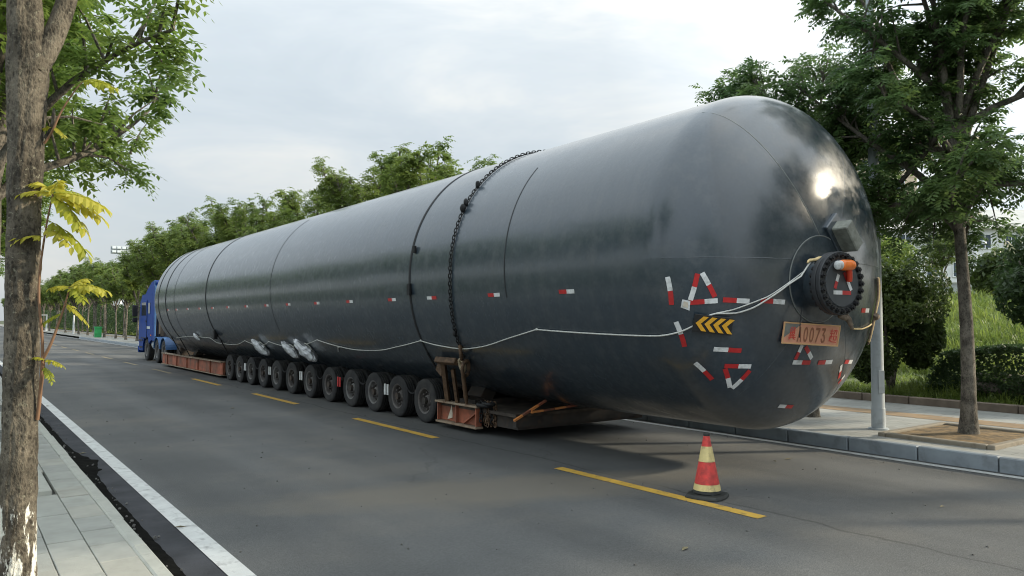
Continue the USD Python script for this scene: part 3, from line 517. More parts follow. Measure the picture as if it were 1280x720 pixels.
for k in range(24):
    an = 2 * PI * k / 24; c = (.322 * math.cos(an), .322 * math.sin(an)); me = MB()
    for b0, b1, r_ in ((-.16, .045, .016), (-.01, .028, .033), (-.155, -.12, .033)):
        cy = trimesh.creation.cylinder(r_, b1 - b0, sections=6); M = np.eye(4); M[:3, 0], M[:3, 1], M[:3, 2] = U, np.cross(a, U), a; M[:3, 3] = onF(*c, (b0 + b1) / 2); cy.apply_transform(M); me.add(cy)
    obj('bolt', me, 'bolt_black', bl, smooth=False)
th = np.linspace(0, 2 * PI, 48, endpoint=False); pad = []
for r_, o in ((.26, .014), (.50, .014), (.515, .001)): pad.append(head(8.26 + r_ * np.cos(th), 2.38 + r_ * np.sin(th), np.full(48, o))[0])
obj('reinforcing_pad', (np.concatenate(pad), grid_faces(3, 48, wrap=True, flip=True)), 'vessel_paint', vessel, smooth=50)
obj('pad_weld', tube(np.concatenate([head(8.26 + .512 * np.cos(th), 2.38 + .512 * np.sin(th), np.full(48, .006))[0]] + [head(8.26 + .512 * np.cos(th[:1]), 2.38 + .512 * np.sin(th[:1]), np.full(1, .006))[0]]), .008, 6), 'weld_petal', vessel, smooth=True)
obj('lifting_lug', frame_box((8.605, 5.04, 2.90), (.66, 0, -.75), (0, 1, 0), (.75, 0, .66), (.36, .24, .17), .012), 'lug_paint', vessel, smooth=False)
obj('lug_pad', frame_box((8.60, 5.14, 2.905), (.66, 0, -.75), (0, 1, 0), (.75, 0, .66), (.50, .06, .30), .01), 'vessel_paint', vessel, smooth=False)
# reflective tape, each strip white or red first
TAPES = [("wr",(6.518,5.951,2.387),(6.583,5.954,2.072)),("rw",(6.722,5.699,2.418),(6.696,5.783,2.124)),("wr",(6.759,5.667,2.427),(6.897,5.605,2.159)),("rw",(6.697,5.790,2.097),(6.928,5.592,2.119)),
 ("rw",(6.977,5.559,2.128),(7.261,5.418,2.112)),("rw",(7.393,5.366,2.122),(7.713,5.275,2.106)),("wr",(6.650,5.951,1.882),(6.790,5.948,1.598)),("wr",(7.015,5.726,1.573),(7.295,5.561,1.553)),
 ("wr",(6.933,5.920,1.412),(7.156,5.863,1.213)),("rw",(7.186,5.713,1.377),(7.470,5.564,1.369)),("rw",(7.205,5.706,1.345),(7.367,5.780,1.116)),("rw",(7.477,5.592,1.320),(7.391,5.765,1.106)),
 ("wr",(8.094,5.311,1.608),(8.046,5.374,1.438)),("rw",(8.159,5.308,1.588),(8.325,5.339,1.441)),("wr",(8.021,5.390,1.405),(8.326,5.356,1.392)),("rw",(8.474,5.349,1.388),(8.778,5.352,1.388)),
 ("rw",(9.136,5.395,1.375),(9.410,5.458,1.363)),("wr",(9.058,5.398,1.337),(9.161,5.495,1.161)),("wr",(9.343,5.521,1.192),(9.234,5.551,1.088)),("wr",(8.135,5.668,0.862),(8.393,5.649,0.837)),("rw",(9.282,5.246,2.021),(9.573,5.309,2.024))]
def tape(kind, A, B, width=.056):
    A, B = np.array(A), np.array(B); halves = {}
    for h in (0, 1):
        ts = np.linspace(h * .5, h * .5 + .5, 5); mid = A + (B - A) * ts[:, None]; c, nn = head(mid[:, 0], mid[:, 2], np.full(5, .0045)); d = unit(c[-1] - c[0]); sd = np.cross(nn, d); sd /= np.linalg.norm(sd, axis=1, keepdims=True)
        rows = [head((c + sd * width * w)[:, 0], (c + sd * width * w)[:, 2], np.full(5, .0045))[0] for w in (-.5, 0, .5)]
        halves[kind[h]] = (np.concatenate(rows), grid_faces(3, 5, flip=True))
    p = obj('reflective_tape', halves['w'], 'tape_white', vessel, smooth=True); obj('red_half', halves['r'], 'tape_red', p, smooth=True)
for t_ in TAPES: tape(*t_)
fz = 2.27
for y, sw_, k in ((7.65, 0, 0), (9.31, 1, 0), (11.13, 0, 1), (12.56, 1, 2), (14.4, 0, 3), (16.12, 0, 3), (17.89, 0, 3), (19.45, 0, 3), (21.1, 0, 3), (22.82, 0, 3), (24.43, 0, 3), (25.95, 0, 3), (27.52, 0, 3), (29.1, 0, 3), (30.4, 0, 3)):
    half = {}
    for h in (0, 1):
        y0 = y - .155 + h * .155; p0 = math.asin((fz + .0 - ZA) / R); v = np.concatenate([flank(np.full(2, p0 + w / R), 0, .004) for w in (-.028, .028)]); v[:, 1] = [y0 + .155, y0, y0 + .155, y0]
        half[h] = (v, [[0, 1, 3, 2]])
    wi = 0 if k in (0, 2, 3) and not sw_ or k == 3 else 0
    wh, rd = (half[0], half[1]) if k != 1 else (half[1], half[0])
    p = obj('reflective_tape', wh, 'tape_white', vessel, smooth=False); obj('red_half', rd, 'tape_red', p, smooth=False)
def ftape(k, u0, v0, u1, v1):
    for h in (0, 1):
        A = np.array([u0 + (u1 - u0) * h * .5, v0 + (v1 - v0) * h * .5]); B = np.array([u0 + (u1 - u0) * (h + 1) * .5, v0 + (v1 - v0) * (h + 1) * .5]); d = (B - A) / np.linalg.norm(B - A); s = np.array([-d[1], d[0]]) * .023
        q_ = [onF(*(A - s), .0165), onF(*(B - s), .0165), onF(*(B + s), .0165), onF(*(A + s), .0165)]
        obj('cover_tape', (np.array(q_), [[0, 1, 2, 3]]), 'tape_white' if k[h] == 'w' else 'tape_red', bl, smooth=False)
ftape('wr', -.065, .098, -.13, -.062); ftape('rw', .03, .125, .143, -.08); ftape('wr', -.156, -.107, .137, -.111)

# things fixed to the vessel: sign, plate, tag, lamp, ropes
c = np.array([6.895, 5.641, 1.848]); U_, V_ = unit([.811, -.574, -.111]), unit([-.111, -.263, .958]); N_ = unit(np.cross(U_, V_)); V_ = np.cross(N_, U_)
if N_[1] > 0: N_ = -N_
sg = thing('chevron_sign', 'black sign with four yellow left pointing chevrons on the vessel end', 'sign')
obj('sign_board', frame_box(c, U_, V_, N_, (.44, .205, .02), .004), 'sign_black', sg, smooth=False)
for k in range(4):
    u0 = -.195 + k * .098; pts = [(u0, 0), (u0 + .075, .084), (u0 + .132, .084), (u0 + .057, 0), (u0 + .132, -.084), (u0 + .075, -.084)]
    ch = extrude_poly(pts, .006); M = np.eye(4); M[:3, 0], M[:3, 1], M[:3, 2], M[:3, 3] = U_, V_, N_, c + N_ * .0105; ch.apply_transform(M); obj('chevron', ch, 'sign_yellow', sg, smooth=False)
c = np.array([8.133, 5.215, 1.733]); U_ = unit([.968, -.246, -.057]); V_ = unit([.086, -.177, .98]); N_ = unit(np.cross(U_, V_)); N_ = -N_ if N_[1] > 0 else N_; V_ = np.cross(N_, U_); V_ = -V_ if V_[2] < 0 else V_
pl = thing('number_plate', 'large peach number plate with red characters hung under the flange', 'number plate')
obj('plate_board', frame_box(c, U_, V_, N_, (.84, .253, .012), .003), 'plate_peach', pl, smooth=False)
def onP(u, v, o=.0065): return c + U_ * u + V_ * v + N_ * o
eb = MB()
for (u, v, w, h) in ((0, -.119, .84, .016), (0, .1195, .84, .014), (-.412, 0, .016, .222), (.412, 0, .016, .222)): eb.add(frame_box(onP(u, v, .007), U_, V_, N_, (w, h, .008)))
obj('plate_rim', eb, 'plate_edge', pl, smooth=False)
tri = extrude_poly([(-.402, .110), (-.17, .110), (-.402, -.055)], .003); M = np.eye(4); M[:3, 0], M[:3, 1], M[:3, 2], M[:3, 3] = U_, V_, N_, onP(0, 0, .0062); tri.apply_transform(M); obj('shaded_corner', tri, 'plate_shade', pl, smooth=False, label='faded grey corner of the plate')  # shade on the plate corner, painted as a grey triangle
JI = [(.38,.97,.38,.74),(.2,.88,.38,.88),(.14,.72,.40,.78),(.6,.97,.6,.74),(.6,.84,.82,.92),(.6,.73,.88,.75),(.25,.66,.75,.66),(.25,.42,.75,.42),(.25,.66,.25,.42),(.75,.66,.75,.42),(.25,.54,.75,.54),(.5,.66,.5,.42),(.14,.32,.86,.32),(.05,.18,.95,.18),(.36,.40,.36,.18),(.64,.40,.64,.18),(.36,.15,.14,.02),(.64,.15,.86,.02)]
CHAO = [(.08,.85,.45,.85),(.27,.97,.27,.62),(.05,.68,.48,.68),(.27,.62,.27,.25),(.27,.45,.45,.45),(.15,.5,.05,.1),(.1,.2,.35,.08),(.35,.08,.96,.05),(.55,.92,.92,.92),(.71,.92,.55,.6),(.92,.92,.86,.6),(.58,.5,.92,.5),(.58,.22,.92,.22),(.58,.5,.58,.22),(.92,.5,.92,.22)]
def strokes(st, u0, v0, w, h, o=.0105):
    mb = MB()
    for k, (x0, y0, x1, y1) in enumerate(st): mb.add(bar(onP(u0 + x0 * w, v0 + y0 * h, o), onP(u0 + x1 * w, v0 + y1 * h, o), .009, .002 + .00007 * k, N_))
    return mb
obj('red_character', strokes(JI, -.345, -.075, .12, .155), 'plate_red', pl, smooth=False); obj('red_character', strokes(CHAO, .265, -.085, .12, .165), 'plate_red', pl, smooth=False)
for k, chh in enumerate('A0073'):
    tx = meshkit.text_mesh(chh, .165, .003, bold=True); tx.apply_translation((-tx.bounds[0][0], 0, 0)); tx.vertices[:, 0] *= .060 / (tx.bounds[1][0]); M = np.eye(4); M[:3, 0], M[:3, 1], M[:3, 2], M[:3, 3] = U_, V_, N_, onP(-.205 + k * .088, -.088, .0062); tx.apply_transform(M)
    obj('digit' if k else 'letter', tx, 'plate_dark', pl, smooth=False)
tg = thing('paper_tag', 'small square cream tag taped beside the red and white triangle', 'tag')
q_, _ = head(np.array([6.634, 6.694, 6.706, 6.639]), np.array([2.134, 2.115, 2.008, 2.044]), np.full(4, .0085)); q2, _ = head(np.array([6.648, 6.680, 6.690, 6.652]), np.array([2.112, 2.098, 2.035, 2.056]), np.full(4, .0105))
obj('card', (q_, [[0, 3, 2, 1]]), 'tape_white', tg, smooth=False); obj('printed_patch', (q2, [[0, 3, 2, 1]]), 'tag_cream', tg, smooth=False)
wl = thing('warning_lamp', 'orange warning lamp with white end tied on the flange cover', 'lamp')
def cyl(A, B, r0, r1=None, sides=20): return MB().tube([A, B], [r0, r1 or r0], sides)
A, B = onF(-.11, .198, .075), onF(.115, .205, .075)
obj('lamp_body', MB().tube(spline([A, A * .95 + B * .05, A * .5 + B * .5, A * .05 + B * .95, B], 12), [.045, .058, .060, .062, .062, .062, .062, .062, .062, .060, .052, .03], 20), 'lamp_orange', wl, smooth=50)
obj('lens', MB().tube([onF(-.165, .196, .075), onF(-.155, .196, .075), onF(-.108, .198, .075)], [.03, .05, .052], 20), 'tape_white', wl, smooth=50)
obj('handle', MB().tube([onF(.04, .17, .07), onF(.075, .07, .05), onF(.085, .02, .04)], [.035, .032, .028], 12), 'lamp_red', wl, smooth=50)
ROPE = [(7.735,2.312),(7.281,2.035),(6.931,1.981),(6.699,1.773)]
FL = [(6.631,6.512,1.724),(6.625,7.279,1.737),(6.607,8.462,1.777),(6.667,9.151,1.653),(6.765,10.146,1.482),(6.793,10.709,1.440),(6.770,11.388,1.475),(6.726,11.949,1.546),(6.807,12.913,1.420),(6.889,13.999,1.310),(6.906,14.952,1.288),(6.870,15.774,1.333),(6.779,16.844,1.461),(6.902,18.288,1.293),(6.941,19.284,1.246),(6.861,20.431,1.345),(6.969,21.725,1.214),(6.879,22.530,1.322),(7.018,24.256,1.160),(7.005,25.796,1.174),(6.877,26.175,1.324),(6.867,27.690,1.337),(6.956,31.290,1.228)]
def fl_off(p, off):
    p = np.asarray(p, float); r_ = np.stack([p[:, 0] - D, p[:, 2] - ZA], 1); r_ *= ((R + off) / np.linalg.norm(r_, axis=1))[:, None]; return np.stack([D + r_[:, 0], p[:, 1], ZA + r_[:, 1]], 1)
def on_skin(p, off):
    p = np.asarray(p, float); o_ = np.stack([p[:, 0] - D, np.minimum(p[:, 1] - S0, 0), p[:, 2] - ZA], 1); k_ = np.array([R + off, K * R + off, R + off]); u_ = o_ / k_; u_ /= np.linalg.norm(u_, axis=1, keepdims=True)
    q = np.array([D, S0, ZA]) + u_ * k_; q[:, 1] = np.where(p[:, 1] > S0, p[:, 1], q[:, 1]); return q
RP3 = [(7.735,5.245,2.312),(7.50,5.33,2.16),(7.281,5.424,2.035),(7.10,5.52,1.985),(6.931,5.624,1.981),(6.80,5.79,1.86),(6.699,5.948,1.773),(6.65,6.2,1.735)] + FL
cuts_ = [0] + [i for i, q in enumerate(RP3) if q[1] in (8.462, 11.949, 16.844, 20.431, 22.53, 26.175)] + [len(RP3) - 1]
main_ = on_skin(np.concatenate([spline(RP3[a_:b_ + 1], 70)[:-1] for a_, b_ in zip(cuts_[:-1], cuts_[1:])] + [np.array(RP3[-1:])]), .024)
NZ = onF(-.29, .26, -.17)
rp_ = np.concatenate([[NZ, (NZ * .45 + main_[0] * .55) + [0, -.03, -.03]], main_])
ro = thing('white_rope', 'thin white rope sagging along the flank of the vessel to its nozzle', 'rope')
obj('main_line', tube(rp_, .0100, 6), 'rope_white', ro, smooth=True)
x_ = np.interp(np.linspace(0, 1, 20), [0, .35, .75, 1], [7.969, 7.477, 7.082, 6.931]); z_ = np.interp(np.linspace(0, 1, 20), [0, .35, .75, 1], [2.475, 2.172, 2.017, 1.981])
obj('second_line', tube(np.concatenate([[NZ + [0, 0, .02]], head(x_, z_, np.full(20, .02))[0]]), .0075, 6), 'rope_white', ro, smooth=True)
for kx, ky, kz in ((6.607, 8.462, 1.777), (6.726, 11.949, 1.546), (6.889, 15.9, 1.33)):
    kp = fl_off(np.array([[kx, ky, kz]]), .016)[0]; obj('knot', trimesh.Trimesh(trimesh.creation.icosphere(1, .02).vertices + kp, trimesh.creation.icosphere(1).faces), 'rope_white', ro)
obj('loose_end', tube(fl_off([(6.87, 15.774, 1.333), (6.90, 15.95, 1.30), (6.95, 16.08, 1.20)], .02), .012, 6), 'rope_white', ro)
obj('hook', MB().tube(spline([NZ + U * .10 + W3 * .03 + a * .06, NZ + U * .03 + W3 * .01 + a * .03, NZ - U * .03, NZ - U * .06 - W3 * .03], 8), [.022, .026, .022, .018, .018, .018, .016, .012], 10), 'rope_tan', ro, smooth=True)
# cords at the far edge of the dome
cd = thing('cord_bundle', 'frayed brown cords hanging down the far edge of the domed end', 'cord')
def hline(pts, off=.02, n=24):
    p = spline(np.array(pts), n); return head(p[:, 0], p[:, 1], np.full(n, off))[0]
for k, dx in enumerate((-.05, 0, .045)):
    obj('cord', tube(hline([(9.78 + dx, 2.45), (9.90 + dx * 1.4, 2.18), (9.84 + dx, 1.95 + .03 * k), (9.93 + dx * 2, 1.66 - .04 * k)], .03), .013 + .003 * (k == 1), 6), ('cord_brown', 'rope_tan', 'cord_brown')[k], cd, smooth=True)
obj('knot', tube(hline([(9.78, 1.98), (9.84, 1.94), (9.92, 1.96)], .05), .035, 8), 'cord_brown', cd, smooth=True)
tl = thing('tan_rope', 'short tan rope from under the flange to the brown cords', 'rope')
hl = hline([(9.0, 1.80), (9.3, 1.79), (9.6, 1.82), (9.82, 1.86)], .02)
obj('line', tube(np.concatenate([[onF(.12, -.40, -.05), onF(.3, -.47, -.1)], hl]), .010, 6), 'rope_tan', tl, smooth=True)
obj('tied_end', MB().tube([onF(.10, -.33, -.06), onF(.14, -.42, -.02), onF(.22, -.52, -.04)], [.03, .035, .018], 8).tube([onF(.02, -.36, -.05), onF(.10, -.40, -.02)], [.04, .035], 8), 'cord_brown', tl, smooth=True)
obj('hanging_cable', tube([onF(-.36, -.28, -.25), onF(-.40, -.42, -.24), onF(-.42, -.62, -.24)], .006, 5), 'chain_black', tl, smooth=True)
# plastic wrapped stubs low on the flank
def wrapped(y, p0, sc, seed, label):
    rng = np.random.default_rng(seed); b = trimesh.creation.icosphere(4, 1.0); v = b.vertices.copy(); nn = meshkit.fbm(v * 1.9 + seed * 3, 3, seed); v *= (0.86 + .34 * np.abs(nn - .5) * 2 + .05 * np.abs(np.sin(v[:, 0] * 5 + v[:, 2] * 6 + 6 * nn)))[:, None]
    v *= np.array([.17, .15, .44]) * sc; v[:, 0] *= 1 - .35 * (v[:, 2] > 0) * v[:, 2] / .4
    b.vertices = v; ang = p0; nrm = np.array([-math.cos(ang), 0, math.sin(ang)]); dn = np.array([math.sin(ang), 0, math.cos(ang)]); M = np.eye(4); M[:3, 0], M[:3, 1], M[:3, 2] = nrm, unit(np.array([0, 1.0, 0]) + dn * .25), unit(dn + np.array([0, .55, 0]))
    M[:3, 3] = flank(np.array(ang), y, .14 * sc); b.apply_transform(M)
    t = thing('wrapped_nozzle', label, 'wrapped nozzle', group=None); obj('foil_wrap', b, 'foil', t, smooth=60)
    tie = th0_ = np.linspace(0, 2 * PI, 14); c0 = flank(np.array(ang), y, .03); obj('tie_cord', tube(c0 + .16 * sc * (np.cos(tie)[:, None] * np.array([0, 1, 0]) + np.sin(tie)[:, None] * dn), .012, 5), 'rope_white', t, smooth=True)
    return t
wrapped(21.2, -.72, .78, 3, 'silver wrapped nozzle farthest forward of the three large ones')
wrapped(18.9, -.72, .72, 5, 'silver wrapped nozzle in the middle of the three large ones')
wrapped(17.75, -.70, .90, 8, 'largest silver wrapped nozzle, nearest to the cone of the three')
wrapped(27.7, -.64, .42, 11, 'small pale wrapped nozzle far forward on the flank above the red beam')

# lashing straps and the chain
def lashing(name, label, pts, w, matk, deck_z=.5):
    t = thing(name, label, 'strap'); ph_ = np.array([q[0] for q in pts]); sv = np.array([q[1] for q in pts]); a_ = np.linspace(ph_[0], ph_[-1], 110)
    from scipy.interpolate import PchipInterpolator
    s_ = PchipInterpolator(ph_, sv)(a_)
    rows = []
    for dw, o in ((-w, .001), (-w * .8, .010), (w * .8, .010), (w, .001)):
        p_ = flank(a_, 0, o); p_[:, 1] = s_ + dw; rows.append(p_)
    obj('webbing', (np.concatenate(rows), grid_faces(4, 110, flip=True)), matk, t, smooth=60)
    return t, a_, s_
def tail(t, ang, s, x, z, matk, r=.018):
    p0 = flank(np.array(ang), s, .01); obj('tie_down', tube([p0, [x, s, z]], r, 6), matk, t)
rad = math.radians
t, _, _ = lashing('lashing_strap', 'black strap around the vessel next to the chain', [(rad(-38), 12.0), (rad(-30), 11.94), (rad(4), 11.83), (rad(34), 11.82), (rad(57), 11.86), (rad(90), 11.9), (rad(130), 11.9), (rad(218), 12.0)], .032, 'strap_black'); tail(t, rad(-38), 12.0, 7.35, .62, 'strap_black')
obj('buckle', MB().box(flank(np.array(rad(-6)), 11.82, .03), (.04, .09, .2)), 'chain_black', t); obj('buckle', MB().box(flank(np.array(rad(12)), 11.70, .03), (.04, .07, .12)), 'chain_black', t)
t, _, _ = lashing('lashing_strap', 'black strap around the vessel forward of the wheels, above the red beam', [(rad(-40), 25.2), (rad(0), 25.15), (rad(60), 25.5), (rad(90), 25.55), (rad(220), 25.2)], .04, 'strap_black'); tail(t, rad(-40), 25.2, 7.3, .55, 'strap_black')
obj('ratchet', MB().box(flank(np.array(rad(-33)), 25.15, .05), (.12, .16, .3), None, .02), 'chain_black', t)
t, _, _ = lashing('lashing_strap', 'black strap at the far front, second from the cab', [(rad(-40), 30.7), (rad(0), 30.75), (rad(90), 30.9), (rad(220), 30.7)], .05, 'strap_black'); tail(t, rad(-40), 30.7, 7.3, .55, 'strap_black')
t, _, _ = lashing('lashing_strap', 'black strap at the far front, nearest to the cab', [(rad(-40), 32.0), (rad(0), 32.0), (rad(90), 32.1), (rad(220), 32.0)], .05, 'strap_black'); tail(t, rad(-40), 32.0, 7.3, .55, 'strap_black')
ch = thing('lashing_chain', 'black chain over the vessel hooked down to the rear platform', 'chain')
from scipy.interpolate import PchipInterpolator
a_ = np.linspace(rad(-33), rad(212), 4000); s_ = PchipInterpolator([rad(-33), rad(3), rad(29), rad(70), rad(90), rad(150), rad(212)], [10.72, 10.45, 10.45, 10.43, 10.42, 10.45, 10.7])(a_); P = flank(a_, 0, .020); P[:, 1] = s_
d_ = np.r_[0, np.cumsum(np.linalg.norm(np.diff(P, axis=0), axis=1))]; pitch = .062; links = MB()
def link(c, tg, nn, L=.085, wd=.038, wire=.009, twist=0.0):
    sd = np.cross(nn, tg); s2 = sd * math.cos(twist) + nn * math.sin(twist); an = np.linspace(0, 2 * PI, 13)
    p = c + np.outer(np.sign(np.cos(an)) * np.abs(np.cos(an)) ** .8 * L / 2, tg) + np.outer(np.sin(an) * wd / 2, s2); return tube(p, wire, 5, cap=False)
for k, dd in enumerate(np.arange(0, d_[-1], pitch)):
    i = min(np.searchsorted(d_, dd), len(P) - 2); tg = unit(P[i + 1] - P[i]); nn = unit([P[i][0] - D, 0, P[i][2] - ZA]); links.add(*link(P[i] + nn * (0 if k % 2 else .012), tg, nn, twist=.35 if k % 2 else 1.2))
obj('chain_links', links, 'chain_black', ch, smooth=True, kind='stuff')
for deg, sz in ((28, .052), (31, .045), (41, .042), (-26, .035)):
    c = flank(np.array(rad(deg)), float(np.interp(rad(deg), a_, s_)), .05); ks = trimesh.creation.icosphere(2, sz); ks.vertices *= np.array([.7, 1.0, 1.25]) * (1 + .3 * meshkit.noise(ks.vertices * 30 + deg, 1))[:, None]; ks.apply_translation(c); obj('coupling', ks, 'chain_black', ch)
# hook, shackles and turnbuckle from chain end to the platform
p0 = P[0]; q0 = np.array([7.10, 11.05, .47]); dn = unit(q0 - p0); nn = unit(np.cross(dn, [0, 1, 0]))
obj('rusty_shackle', MB().add(*link(p0 + dn * .10, dn, nn, .24, .20, .034, .6)), 'steel_rust', ch, smooth=True)
obj('bright_shackle', MB().add(*link(p0 + dn * .34, dn, nn, .20, .19, .032, .2)), 'steel_bright', ch, smooth=True)
obj('hook_block', MB().add(*link(p0 + dn * .40 + [0, -.10, 0], dn, nn, .26, .2, .035, 1.2)), 'steel_rust', ch, smooth=True)
obj('turnbuckle', MB().tube([p0 + dn * .46, p0 + dn * .55, p0 + dn * .95, q0], [.02, .038, .038, .02], 10), 'steel_rust', ch, smooth=40)

# ---------------------------------------------------------------- trailer
tr = thing('lowbed_trailer', 'long many wheeled red lowbed trailer carrying the vessel', 'trailer')
WX = [12.53, 13.60, 14.67, 15.80, 17.0, 18.2, 19.45, 20.6, 21.7, 22.8, 23.88, 24.95]
def tyre_mesh(r, w):
    h = w / 2; prof = [(r * .52, -h * .62), (r * .60, -h * .92), (r * .80, -h), (r * .93, -h * .93), (r * .985, -h * .78), (r, -h * .70)]
    for c0 in (-.42, 0, .42): prof += [(r, h * (c0 - .10)), (r - .014, h * (c0 - .06)), (r - .014, h * (c0 + .06)), (r, h * (c0 + .10))]
    prof += [(r, h * .70), (r * .985, h * .78), (r * .93, h * .93), (r * .80, h), (r * .60, h * .92), (r * .52, h * .62)]
    return lathe(prof, 'x', 40)
def rim_mesh(r, w):
    h = w / 2; return lathe([(r * .60, -h * .93), (r * .57, -h * .86), (r * .53, -h * .80), (r * .50, -h * .35), (r * .46, h * .1), (r * .30, h * .15), (r * .26, -h * .25), (r * .20, -h * .55), (r * .12, -h * .60), (1e-4, -h * .60)], 'x', 32)
T_, R_ = tyre_mesh(.405, .235), rim_mesh(.405, .235)
def hubbolts(r, w, x0):
    mb = MB()
    for k in range(8): mb.tube([(x0 - w * .28, r * .38 * math.cos(k * PI / 4), r * .38 * math.sin(k * PI / 4)), (x0 - w * .02 + .06, r * .38 * math.cos(k * PI / 4), r * .38 * math.sin(k * PI / 4))], .018, 6)
    return mb
HB = hubbolts(.405, .235, 0.0)
def at_(me, x, y, z, mirror=False):
    m2 = (me if not isinstance(me, MB) else me.mesh()).copy()
    if mirror: m2.vertices[:, 0] *= -1; m2.invert()
    m2.apply_translation((x, y, z)); return m2
rimk = ['rim_pale', 'rim', 'rim_pale', 'rim']
for i, y in enumerate(WX):
    for x, mir in ((7.225, False), (7.475, False), (9.975, True), (9.725, True)):
        ty = obj('tyre', at_(T_, x, y, .405, mir), 'tyre', tr, smooth=35)
        if x in (7.225, 9.975): 
            rm = obj('rim', at_(R_, x, y, .405, mir), ['rim', 'rim', 'rim_pale', 'rim_pale', 'rim', 'rim_pale', 'rim', 'rim_pale', 'rim', 'rim_pale', 'rim_pale', 'rim'][i], ty, smooth=35); obj('wheel_bolts', at_(HB, x, y, .405, mir), 'rim', ty, smooth=35, kind='stuff')
    obj('axle', MB().tube([(7.1, y, .405), (10.1, y, .405)], .07, 10), 'trailer_dark', tr)
for x in (7.85, 9.35): obj('frame_rail', MB().box((x, 18.6, .22), (.18, 13.6, .22)), 'trailer_dark', tr, smooth=False)
for y in (14.15, 16.4, 18.85, 21.15, 23.3): obj('cross_member', MB().box((8.6, y, .16), (1.7, .16, .16)), 'trailer_dark', tr, smooth=False)
for k, y in enumerate((13.06, 15.24, 17.6, 20.0, 22.25, 24.4)):
    obj('suspension_arm', MB().bar((7.3, y - .3, .62), (7.35, y + .3, .42), .10, .12).box((7.42, y, .60), (.2, .26, .22), None, .03), 'trailer_dark', tr, smooth=False); obj('air_hose', tube(spline([(7.16, y - .28, .66), (7.13, y - .05, .50 + .03 * (k % 2)), (7.15, y + .25, .68)], 12), .014, 6), 'strap_black', tr, smooth=True)
for y in (14.1, 16.45, 18.8, 21.15, 23.35):   # reflector brackets between the wheels
    for k in (-.06, .06): obj('reflector', MB().box((7.13, y + k, .50), (.015, .07, .22), None, .004), 'tape_white' if y < 15 or y > 18 else 'tape_red', tr, smooth=False)
    obj('bracket', MB().box((7.3, y, .56), (.3, .2, .05)), 'trailer_dark', tr, smooth=False)
# rear platform
obj('rear_deck', MB().box((8.6, 10.85, .40), (2.92, 2.3, .05)), 'trailer_deck', tr, smooth=False)
obj('rear_deck_frame', MB().box((8.6, 10.85, .27), (2.75, 2.2, .20)).box((8.6, 9.74, .30), (2.9, .08, .16)), 'trailer_dark', tr, smooth=False)
sp = obj('side_plate', MB().box((7.16, 11.34, .28), (.03, 1.28, .30)), 'trailer_red', tr, smooth=False)
obj('top_flange', MB().box((7.12, 11.34, .455), (.16, 1.36, .035), None, .006), 'trailer_edge', sp, smooth=False); obj('bottom_flange', MB().box((7.12, 11.34, .105), (.16, 1.30, .035), None, .006), 'trailer_edge', sp, smooth=False)
for y, q_ in ((11.96, .10), (10.72, .10), (11.38, .06)): obj('end_rib', MB().box((7.115, y, .28), (q_, .03, .30)), 'trailer_red', sp, smooth=False)
obj('diagonal_brace', bar((7.12, 11.15, .15), (7.12, 10.76, .36), .05, .03), 'trailer_red', sp, smooth=False)
tri = extrude_poly([(-.11, -.13), (.03, .13), (.06, -.09)], .006); tri.apply_transform(np.array([[0, 0, -1, 7.142], [-1, 0, 0, 11.62], [0, 1, 0, .28], [0, 0, 0, 1.0]])); obj('white_mark', tri, 'tag_cream', sp, smooth=False)
# stanchion carrying the cradle
st = obj('stanchion', MB().bar((7.10, 11.66, .46), (6.92, 11.52, 1.16), .07, .10), 'steel_rust', tr, smooth=False)
obj('stanchion', bar((7.10, 11.34, .46), (6.93, 11.22, 1.06), .05, .08), 'steel_rust', tr, smooth=False)
obj('cradle_plate', MB().box((6.86, 11.30, 1.20), (.12, .66, .10), (0, .45, 0), .01), 'steel_rust', st, smooth=False); obj('gusset', MB().box((6.93, 11.62, 1.08), (.04, .22, .26), (.5, 0, 0), .01), 'steel_rust', st, smooth=False)
obj('saddle', MB().box((8.6, 11.5, .46), (2.4, .5, .08)).box((7.75, 11.5, .66), (.25, .45, .4), (0, .55, 0)).box((9.45, 11.5, .66), (.25, .45, .4), (0, -.55, 0)), 'trailer_dark', tr, smooth=False)
for y in (25.6, 31.0): obj('saddle', MB().box((8.6, y, .50), (2.4, .4, .10)).box((7.75, y, .70), (.25, .4, .45), (0, .55, 0)).box((9.45, y, .70), (.25, .4, .45), (0, -.55, 0)), 'trailer_dark', tr, smooth=False)
# low front beam and gooseneck
for x, w_ in ((7.2, .10), (10.0, .10)):
    fb = obj('front_beam', MB().box((x, 30.2, .31), (w_, 8.8, .40), None, .01), 'trailer_red', tr, smooth=False)
    obj('beam_flange', MB().box((x, 30.2, .525), (.2, 8.8, .03), None, .005).box((x, 30.2, .095), (.2, 8.8, .03), None, .005), 'trailer_edge', fb, smooth=False)
    for y in (27.2, 28.8, 30.4, 32.0, 33.6): obj('beam_rib', MB().box((x + (-.07 if x < 8 else .07), y, .31), (.05, .04, .38)), 'trailer_red', fb, smooth=False)
obj('front_deck', MB().box((8.6, 30.2, .36), (2.6, 8.7, .10)), 'trailer_dark', tr, smooth=False)
gn = extrude_poly([(34.4, .12), (34.4, .75), (34.9, 1.25), (37.6, 1.35), (37.6, 1.05), (35.4, .98), (35.1, .75), (35.1, .12)], 1.6); gn.apply_transform(np.array([[0, 0, 1, 7.8], [1, 0, 0, 0], [0, 1, 0, 0], [0, 0, 0, 1.0]])); obj('gooseneck', gn, 'trailer_dark', tr, smooth=False)
obj('marker_lamp', MB().box((7.45, 34.3, 1.28), (.2, .22, .16), None, .03), 'lamp_orange', tr); obj('marker_bracket', bar((7.75, 34.5, .9), (7.45, 34.3, 1.22), .05), 'trailer_dark', tr, smooth=False)
